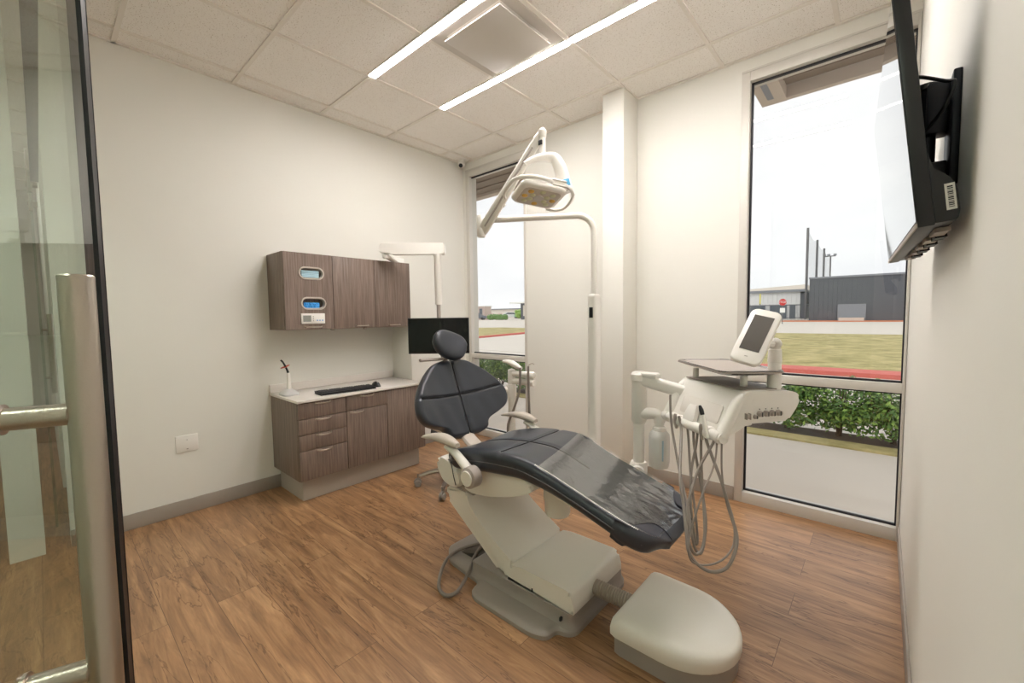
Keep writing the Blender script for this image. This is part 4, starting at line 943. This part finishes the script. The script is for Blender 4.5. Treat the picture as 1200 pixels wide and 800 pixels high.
# ---------------------------------------------------------------- glass door (ajar) at the left edge
th_ = math.radians(20); dd = Vector((-math.cos(th_), math.sin(th_), 0)); nn = Vector((math.sin(th_), math.cos(th_), 0))
hx = Vector((2.730, -3.1115, 0)); G = hx-nn*.075
edge = G+dd*.345; hing = edge-dd*1.07; DH = 2.70
b = BM(); mid = (edge+hing)/2; obox(b, mid+up*(DH/2+.01)-nn*.006-dd*.004, dd, up, nn, 1.058, DH, .012, .0); dr = S('door_1', b, M['doorg'], None, 0)
b = BM(); obox(b, edge+up*(DH/2+.01)-nn*.006, dd, up, nn, .026, DH, .017, .001); obj('edge_seal', b, mat('black_edge_seal', srgb(12, 12, 20), .35), dr, label='black door edge seal')
b = BM(); obox(b, mid+up*.05-nn*.006, dd, up, nn, 1.03, .09, .030, .002); obj('bottom_rail', b, M['steel'], dr)
b = BM(); lathe(b, hx, up, [(0, .60), (.0155, .60), (.017, .602), (.017, 1.357), (.0155, 1.359), (0, 1.359)], 32); ph = obj('pull_handle', b, M['steel'], dr, 30, 'brushed steel ladder pull')
for z in (1.188, .855):
    b = BM(); lathe(b, hx+up*z-nn*.010, -nn, [(0, 0), (.009, 0), (.0135, .004), (.0135, .060), (.018, .061), (.018, .065), (0, .065)], 20); obj('standoff', b, M['steel'], ph)
# neighbouring sliding door hardware down the corridor
t = empty('sliding_door', (-.9, -3.14, 0), 'glass sliding door on roller hangers seen through the glass at far left', 'door')
b = BM(); box(b, -1.30, -.35, -3.145, -3.133, .02, 2.20); obj('panel', b, M['doorg'], t, 0)
b = BM(); tube(b, [(-1.3, -3.12, 2.32), (-.13, -3.12, 2.32)], .014, 12); obj('rail', b, M['steel'], t)
for x in (-1.15, -.50):
    b = BM(); box(b, x-.02, x+.02, -3.15, -3.128, 2.10, 2.36, .003); lathe(b, (x, -3.135, 2.36), (0, 1, 0), [(0, 0), (.035, 0), (.035, .03), (0, .03)], 20); lathe(b, (x, -3.155, 2.15), (0, 1, 0), [(0, 0), (.018, 0), (.018, .05), (0, .05)], 16); obj('roller_hanger', b, M['steel'], t)
b = BM(); tube(b, [(-.45, -3.10, .85), (-.45, -3.10, 1.35)], .014, 12); tube(b, [(-.45, -3.14, .95), (-.45, -3.10, .95)], .008, 8); tube(b, [(-.45, -3.14, 1.25), (-.45, -3.10, 1.25)], .008, 8); obj('pull_handle', b, M['steel'], t)
t = empty('corridor_fill', (-2.2, -4.0, H), 'added square fill panel in the corridor beyond the glass door', 'light')  # unseen panel added to light the corridor
b = BM(); box(b, -2.5, -1.9, -4.3, -3.7, H-.012, H-.003, .003); obj('housing', b, M['stripcase'], t)
b = BM(); box(b, -2.48, -1.92, -4.28, -3.72, H-.018, H-.0125); obj('diffuser', b, M['fill_glow'], t)

for q, lx in enumerate((.9, 2.7)):  # two more unseen panels, added to brighten the room from behind the camera
    t = empty('corridor_fill', (lx, -4.2, H), ['added square fill panel in the corridor behind the glass front', 'added square fill panel in the corridor just outside the doorway'][q], 'light')
    b = BM(); box(b, lx-.3, lx+.3, -4.5, -3.9, H-.012, H-.003, .003); obj('housing', b, M['stripcase'], t)
    b = BM(); box(b, lx-.28, lx+.28, -4.48, -3.92, H-.018, H-.0125); obj('diffuser', b, M['fill_glow'], t)
# ---------------------------------------------------------------- outdoors
def G_(y): return -.1 if y < 7 else -.1+.012*(y-7)
def ground(name, x0, x1, y0, y1, m, dz=0, th=.3, kind='structure'):
    b = BM(); ys = [y0]+([7] if y0 < 7 < y1 else [])+[y1]
    rings = [[Vector((x0, y, G_(y)+dz-th)), Vector((x1, y, G_(y)+dz-th)), Vector((x1, y, G_(y)+dz)), Vector((x0, y, G_(y)+dz))] for y in ys]
    loft(b, rings); o = obj(name, b, m, None, 0); o['kind'] = kind; return o
ground('sidewalk', -12, 14, .15, 2.42, M['concrete'])
ground('planting_bed', -12, 14, 2.42, 2.90, M['mulch'], .012)
ground('grass_verge', -12, 14, 2.25, 2.50, M['drygrass'], .018)
ground('driveway', -60, 30, 2.90, 9.0, M['road'], -.03)
ground('street', -120, 60, 9.0, 130, M['road'], -.02)
def poly_ground(name, pts, m, z=.01, kind='structure', th=.12):
    b = BM(); A = [b.verts.new((x, y, G_(y)+z)) for x, y in pts]; B = [b.verts.new((x, y, G_(y)+z-th)) for x, y in pts]
    b.faces.new(A); b.faces.new(B[::-1]); n = len(pts)
    for i in range(n): b.faces.new((A[i], B[i], B[(i+1) % n], A[(i+1) % n]))
    o = obj(name, b, m, None, 0); o['kind'] = kind; return o
poly_ground('lawn', [(-3.5, 9.15), (14, 9.15), (14, 24.6), (-3.5, 24.0)], M['drygrass'], .05)
poly_ground('kerb', [(-3.7, 8.45), (14, 8.45), (14, 9.15), (-3.7, 9.15)], M['redcurb'], .065)
poly_ground('lawn_island', [(-18, 14.4), (-15.0, 14.6), (-15.6, 20.3), (-17.3, 25.5), (-24, 26.5), (-32, 22)], M['drygrass'], .05)
poly_ground('kerb_island', [(-18.5, 13.7), (-14.7, 13.9), (-15.2, 20.4), (-15.6, 20.4), (-15.1, 14.6), (-18.5, 14.5)], M['redcurb'], .08)
poly_ground('dirt_strip', [(-16, 46.5), (16, 46.0), (16, 48.2), (-16, 48.2)], M['orange_dirt'], .06)
# hedge shrubs: leaf clouds on twigs
def shrub(x, y, w, d, h, label, seed, grp='shrubs of the low hedge outside the windows'):
    random.seed(seed); t = empty('hedge_shrub', (x, y, G_(y)), label, 'shrub', grp)
    b = BM()
    for k in range(9):
        a = random.uniform(0, 2*PI); r = random.uniform(.2, .8)
        tube(b, [(x+random.uniform(-.03, .03), y+random.uniform(-.03, .03), -.09), (x+w*.25*r*math.cos(a), y+d*.25*r*math.sin(a), -.1+h*.4), (x+w*.42*r*math.cos(a), y+d*.42*r*math.sin(a), -.1+h*.8)], [.008, .005, .003], 6, 3)
    obj('stems', b, M['twig'], t)
    b = BM(); n = int(3400*w*h/.45)
    cl_ = [(random.uniform(-.42, .42)*w, random.uniform(-.4, .4)*d, random.uniform(.26, .86)*h) for _ in range(20)]
    for k in range(n):
        c = random.choice(cl_); rr = .14
        while True:
            v = Vector((random.uniform(-1, 1), random.uniform(-1, 1), random.uniform(-1, 1)))
            if v.length < 1: break
        v = v.normalized()*(.55+.45*random.random()); p = Vector((x+c[0], y+c[1], -.1+c[2]))+Vector((v.x*rr*1.2, v.y*rr, v.z*rr))
        s = random.uniform(.020, .036); nrm = (v+Vector((0, 0, .6))+Vector((random.uniform(-.6, .6), random.uniform(-.6, .6), random.uniform(-.6, .6)))).normalized()
        a, c2 = frame_of(nrm); q = random.uniform(0, 2*PI); A_ = a*math.cos(q)+c2*math.sin(q); B2 = nrm.cross(A_)
        f = b.faces.new([b.verts.new(p-A_*s), b.verts.new(p+B2*s*.5+nrm*s*.15), b.verts.new(p+A_*s), b.verts.new(p-B2*s*.5+nrm*s*.15)]); f.material_index = 1 if random.random() < .35 else 0
    o = obj('foliage', b, [M['leafA'], M['leafB']], t, 0); o['kind'] = 'stuff'
sx = [(2.72, .62, .60), (3.28, .62, .62), (3.84, .6, .60)]
shrub(2.66, 2.74, .50, .36, .62, 'green hedge shrub just right of the delivery unit, with bare arching stem', 3)
shrub(3.14, 2.72, .46, .36, .66, 'green hedge shrub outside the middle of the right window', 4)
shrub(3.60, 2.70, .46, .36, .66, 'green hedge shrub just left of the rightmost one in the right window', 12)
shrub(4.06, 2.70, .46, .36, .68, 'green hedge shrub at the right edge of the right window', 5)
shrub(-2.75, 2.74, .7, .36, .64, 'green hedge shrub at the left edge of the left window', 6)
shrub(-2.0, 2.72, .7, .36, .66, 'green hedge shrub outside the left window behind the chair back', 8)
shrub(-1.25, 2.70, .7, .36, .66, 'green hedge shrub outside the left window, nearest the room wall', 9)
# eave beam
t = empty('roof_overhang', (1.5, 1.4, 3.1), 'beige roof overhang above the windows outside', 'roof overhang')
b = BM(); box(b, 2.76, 8, .16, 1.42, 3.34, 3.40); 
for k in range(8): box(b, 2.76, 8, .22+k*.15, .235+k*.15, 3.325, 3.34)
obj('soffit', b, M['soffit2'], t)
b = BM(); box(b, 2.76, 8, 1.44, 1.50, 3.236, 3.42, .003); box(b, 2.76, 8, .16, .30, 3.236, 3.40); obj('fascia', b, M['soffit'], t)
b = BM(); prism(b, [(2.56, 3.235), (2.76, 3.235), (2.76, 3.36), (2.56, 3.36)], (0, 0, 0), (1, 0, 0), up, (0, 1, 0), .16, 1.50); b2 = obj('end_beam', b, M['soffit'], t)
b = BM(); box(b, 2.625, 2.675, .3, 1.38, 3.2335, 3.2352); obj('beam_slot', b, M['fargrey'], b2)
t = empty('window_awning', (-.2, .8, 2.95), 'brown roof overhang seen at the top of the left window', 'roof overhang')
b = BM(); box(b, -4.0, 1.3, .16, 1.30, 3.09, 3.15)
for k in range(5): box(b, -4.0, 1.3, .25+k*.2, .262+k*.2, 3.075, 3.09)
obj('soffit', b, M['soffit2'], t); b = BM(); box(b, -4.0, 1.3, 1.26, 1.38, 3.05, 3.28, .005); obj('fascia', b, M['soffit'], t)

# far buildings, right window
def ribbed(bm, x0, x1, y, z0, z1, depth, step, rib=.06):
    box(bm, x0, x1, y, y+depth, z0, z1); x = x0
    while x < x1: box(bm, x, x+rib, y-.06, y, z0, z1); x += step
t = empty('dark_building', (8, 54, .4), 'long charcoal ribbed metal building beyond the lawn', 'building')
z0 = G_(48)-.02; b = BM(); ribbed(b, -2.08, 22, 48, z0, 4.62, 14, .36); obj('wall', b, M['darkclad'], t)
b = BM(); box(b, -2.15, 22, 47.9, 48.1, 4.55, 4.72); obj('roof_trim', b, M['fargrey'], t)
b = BM(); box(b, .2, 2.3, 47.85, 47.94, z0, 2.0); obj('roller_door', b, M['fargrey'], t); b = BM(); box(b, .35, 2.2, 46.9, 47.8, z0-.3, z0+.35); obj('loading_step', b, M['concrete'], t)
t = empty('pale_building', (-7, 60, .4), 'pale metal building with dark openings left of the charcoal building', 'building')
z1 = G_(58)-.02; b = BM(); ribbed(b, -11.5, -4.05, 58, z1, 3.75, 9, .5, .05); obj('wall', b, M['lightclad'], t)
b = BM(); box(b, -11.6, -3.6, 57.7, 67.2, 3.75, 4.05); obj('roof', b, M['fargrey'], t)
b = BM(); box(b, -4.04, -3.42, 58.1, 66, z1, 3.6); obj('side_wall', b, M['darkclad'], t)
for x0_, x1_ in ((-9.4, -7.7), (-7.2, -5.4), (-5.1, -4.5)):
    b = BM(); box(b, x0_, x1_, 57.9, 57.97, z1, 2.15); obj('opening', b, M['farglass'], t)
t = empty('distant_warehouse', (-8, 80, .8), 'long beige warehouse roofline far behind the pale building', 'building')
b = BM(); prism(b, [(-24, .6), (-8.4, .6), (-8.4, 6.9), (-24, 6.1)], (0, 0, 0), (1, 0, 0), up, (0, 1, 0), 100, 112); obj('wall', b, M['farbeige'], t)
b = BM(); box(b, -24, -8.4, 99.9, 100.0, .6, 1.4); obj('plinth', b, M['fargrey'], t)
t = empty('metal_fence', (-6, 50, .4), 'dark metal picket fence in front of the pale building', 'fence')
b = BM(); zf = G_(50)
for k in range(93): box(b, -11.5+k*.1, -11.475+k*.1, 50, 50.03, zf-.05, zf+1.75)
o = obj('pickets', b, M['darkclad'], t, 0); o['kind'] = 'stuff'
b = BM(); box(b, -11.5, -2.15, 49.98, 50.05, zf+.25, zf+.32); box(b, -11.5, -2.15, 49.98, 50.05, zf+1.6, zf+1.68); obj('rail', b, M['darkclad'], t, 0)
# stop sign
t = empty('stop_sign', (-3.1, 40, .3), 'red octagonal STOP sign in front of the pale building', 'sign')
b = BM(); tube(b, [(-3.1, 40, G_(40)-.05), (-3.1, 40, 2.5)], .035, 8); obj('post', b, M['pole'], t)
b = BM(); prism(b, [(.30*math.cos(PI/8+k*PI/4), .30*math.sin(PI/8+k*PI/4)) for k in range(8)], (-3.1, 39.95, 2.18), (1, 0, 0), up, (0, 1, 0), 0, .02); pt = obj('plate', b, M['sign_red'], t)
put_text('lettering', 'STOP', .26, (-3.1, 39.94, 2.18), (1, 0, 0), (0, 0, 1), M['sign_white'], pt)
b = BM(); box(b, -3.29, -2.91, 39.94, 39.96, 1.27, 1.68); obj('lower_plate', b, M['sign_white'], t)
t = empty('yellow_marker', (-7.5, 56, .4), 'pale yellow marker post by the pale building', 'post')
b = BM(); box(b, -8.0, -7.85, 56, 56.1, 2.3, 3.6); obj('flag', b, M['yellow'], t); b = BM(); tube(b, [(-7.92, 56, G_(56)-.1), (-7.92, 56, 2.4)], .04, 8); obj('pole', b, M['pole'], t)
# netting poles
PL = [(-3.26, 56, 10.93), (-3.13, 64, 10.56), (-3.09, 72, 10.35), (-2.93, 79.5, 10.0)]
labs = ['tallest netting pole nearest the pale building', 'second netting pole rising above the charcoal building', 'third netting pole, next to the floodlight pole']
for k in range(3):
    x, y, z = PL[k]
    b = BM(); tube(b, [(x, y, G_(y)-.1), (x, y, z)], .13, 10); tagset(obj('netting_pole', b, M['pole']), labs[k], 'pole', 'poles carrying the tall netting')
    x2, y2, z2 = PL[k+1]; b = BM()
    A = [b.verts.new((x+(x2-x)*s, y+.2+(y2-y-.4)*s, z-.1+(z2-z)*s-.5*math.sin(PI*s))) for s in [i/8 for i in range(9)]]; B = [b.verts.new((v.co.x, v.co.y, 2.0)) for v in A]
    for i in range(8): b.faces.new((A[i], A[i+1], B[i+1], B[i]))
    tagset(obj('safety_net', b, M['net'], smooth=0), ['sheer dark netting panel beside the tallest pole', 'sheer dark netting panel between the second and third poles', 'sheer dark netting panel nearest the floodlight'][k], 'net', 'netting panels above the charcoal building')
t = empty('floodlight_pole', (-2.95, 80, 0), 'light pole with crossbar floodlights beyond the charcoal building', 'light pole')
b = BM(); tube(b, [(-2.95, 80, .5), (-2.95, 80, 10.0)], .10, 8); obj('pole', b, M['pole'], t)
b = BM(); box(b, -3.9, -2.3, 79.9, 80.1, 9.95, 10.08); obj('crossbar', b, M['pole'], t)
for x in (-3.75, -3.2, -2.4): b = BM(); box(b, x-.2, x+.2, 79.8, 80.1, 10.08, 10.36, .03); obj('lamp', b, M['fargrey'], t)

# left window distance
t = empty('brick_building', (-61, 60, .5), 'pinkish three-storey building at the far left of the left window', 'building')
b = BM(); box(b, -66, -60.2, 60, 62, G_(60)-.1, 3.3); obj('wall', b, M['farbrick'], t)
for k, xx in enumerate((-64.6, -63.2, -61.7)): b = BM(); box(b, xx, xx+.8, 59.9, 60, 1.3, 2.9); obj('window', b, M['farglass'], t)
b = BM(); box(b, -66, -60.1, 59.8, 62.2, 3.3, 3.45); obj('roof_trim', b, M['farbeige'], t)
t = empty('modern_building', (-47, 60, .5), 'dark modern building with projecting white roof at the right of the left window', 'building')
b = BM(); box(b, -50.1, -42, 60, 72, G_(60)-.1, 3.85); obj('wall', b, M['darkclad'], t); b = BM(); box(b, -52.2, -42, 59, 73, 3.7, 3.95); obj('roof', b, M['sign_white'], t)
for xx in (-49.4, -48.0): b = BM(); box(b, xx, xx+1.0, 59.9, 60, 1.2, 3.3); obj('window', b, M['farbeige'], t)
t = empty('distant_store', (-72, 85, .5), 'low distant building line seen across the road', 'building')
b = BM(); box(b, -84, -66, 85, 95, .5, 3.1); obj('wall', b, M['farbeige'], t); b = BM(); box(b, -84, -66, 84.6, 95, 3.1, 3.35); obj('roof', b, M['fargrey'], t)
b = BM()
for k in range(5): box(b, -83+k*3.3, -81.6+k*3.3, 84.85, 85, .6, 2.1)
obj('windows', b, M['farbrick'], t)
def car(x, y, rot, m, label, grp):
    t = empty('parked_car', (x, y, G_(y)), label, 'car', grp); g0_ = G_(y)
    R = Matrix.Translation((x, y, g0_)) @ Matrix.Rotation(rot, 4, 'Z')
    b = BM(); prism(b, roundpoly([(-2.15, .3), (2.15, .3), (2.2, .75), (1.5, .95), (.75, 1.42), (-.9, 1.45), (-1.7, 1.0), (-2.2, .95)], .12, 4), (0, 0, 0), (1, 0, 0), up, (0, 1, 0), -.85, .85, -.1, 2); b.transform(R); bd = obj('body', b, m, t)
    b = BM(); prism(b, [(-1.45, 1.0), (1.2, .98), (.68, 1.34), (-.85, 1.37)], (0, 0, 0), (1, 0, 0), up, (0, 1, 0), -.87, .87, .02); b.transform(R); obj('glazing', b, M['farglass'], t)
    for wx in (-1.35, 1.35):
        for wy in (-.86, .70):
            b = BM(); lathe(b, (wx, wy, .33), (0, 1, 0), [(0, 0), (.2, 0), (.33, .02), (.33, .16), (0, .16)], 16); b.transform(R); obj('wheel', b, M['black'], t)
car(-59.2, 72.0, 1.0, M['greencar'], 'bright green parked car beside the dark modern building', 'cars parked across the road')
car(-63.5, 72, .9, M['whitecar'], 'white parked car left of the green car', 'cars parked across the road')
car(-60.6, 58, .6, M['greycar'], 'grey parked car in front of the pinkish building', 'cars parked across the road')
random.seed(11)
t = empty('street_hedge', (-55, 58, .5), 'long low clipped hedge across the road between the parked cars', 'hedge')
b = BM()
for k in range(60):
    s = k/59; c = Vector((-57.5+5.2*s, 58.5-.3*s, G_(58)+.5+random.uniform(-.15, .2)))
    bmesh.ops.create_icosphere(b, subdivisions=1, radius=random.uniform(.35, .55), matrix=Matrix.Translation(c))
obj('foliage', b, M['leafA'], t)
t = empty('street_tree', (-52.5, 66, .5), 'rounded green tree behind the parked white car', 'tree')
b = BM()
for k in range(30): bmesh.ops.create_icosphere(b, subdivisions=1, radius=random.uniform(.5, .8), matrix=Matrix.Translation((-54+random.uniform(-1.8, 1.8), 66+random.uniform(-.8, .8), 1.6+random.uniform(-.5, .6))))
obj('crown', b, M['leafB'], t); b = BM(); tube(b, [(-54, 66, .4), (-54, 66, 1.4)], .12, 8); obj('trunk', b, M['twig'], t)

# ---------------------------------------------------------------- world, lights, camera
sc = bpy.context.scene
w = bpy.data.worlds.new('overcast'); sc.world = w; w.use_nodes = True; nt = w.node_tree; bg = nt.nodes['Background']
tc = nt.nodes.new('ShaderNodeTexCoord'); mp = nt.nodes.new('ShaderNodeMapping'); mp.inputs['Scale'].default_value = (1, 1, 3)
nz = nt.nodes.new('ShaderNodeTexNoise'); nz.inputs['Scale'].default_value = 2.2; nz.inputs['Detail'].default_value = 4
cr = nt.nodes.new('ShaderNodeValToRGB'); cr.color_ramp.elements[0].position = .35; cr.color_ramp.elements[1].position = .7
cr.color_ramp.elements[0].color = (.84, .84, .87, 1); cr.color_ramp.elements[1].color = (1, .99, .98, 1)
nt.links.new(tc.outputs['Generated'], mp.inputs[0]); nt.links.new(mp.outputs[0], nz.inputs['Vector']); nt.links.new(nz.outputs['Fac'], cr.inputs[0]); nt.links.new(cr.outputs[0], bg.inputs['Color'])
bg.inputs['Strength'].default_value = .80
sun = bpy.data.lights.new('sun', 'SUN'); sun.energy = .55; sun.angle = .6; sun.color = (1, .96, .9); so = bpy.data.objects.new('sun', sun); COL.objects.link(so)
so.rotation_euler = (math.radians(42), 0, math.radians(-20))

yaw, pitch, roll = .725239, .0616026, -.0127328
r = Vector((math.cos(yaw), math.sin(yaw), 0)); f0 = Vector((-math.sin(yaw), math.cos(yaw), 0)); u0 = Vector((0, 0, 1))
fwd = f0*math.cos(pitch)-u0*math.sin(pitch); upv = f0*math.sin(pitch)+u0*math.cos(pitch)
r2 = r*math.cos(roll)+upv*math.sin(roll); u2 = -r*math.sin(roll)+upv*math.cos(roll)
cam = bpy.data.cameras.new('camera'); co = bpy.data.objects.new('camera', cam); COL.objects.link(co)
Mx = Matrix((r2, u2, -fwd)).transposed().to_4x4(); Mx.translation = Vector((3.47397, -3.14439, 1.30219)); co.matrix_world = Mx
cam.sensor_width = 36; cam.sensor_fit = 'HORIZONTAL'; cam.lens = 489.88*36/1200; cam.clip_start = .02; cam.clip_end = 500
sc.camera = co
sc.view_settings.view_transform = 'Standard'; sc.view_settings.look = 'None'; sc.view_settings.gamma = 1; sc.view_settings.use_curve_mapping = False
sc.view_settings.exposure = .58
sc.cycles.max_bounces = 10; sc.cycles.diffuse_bounces = 5; sc.cycles.transparent_max_bounces = 16
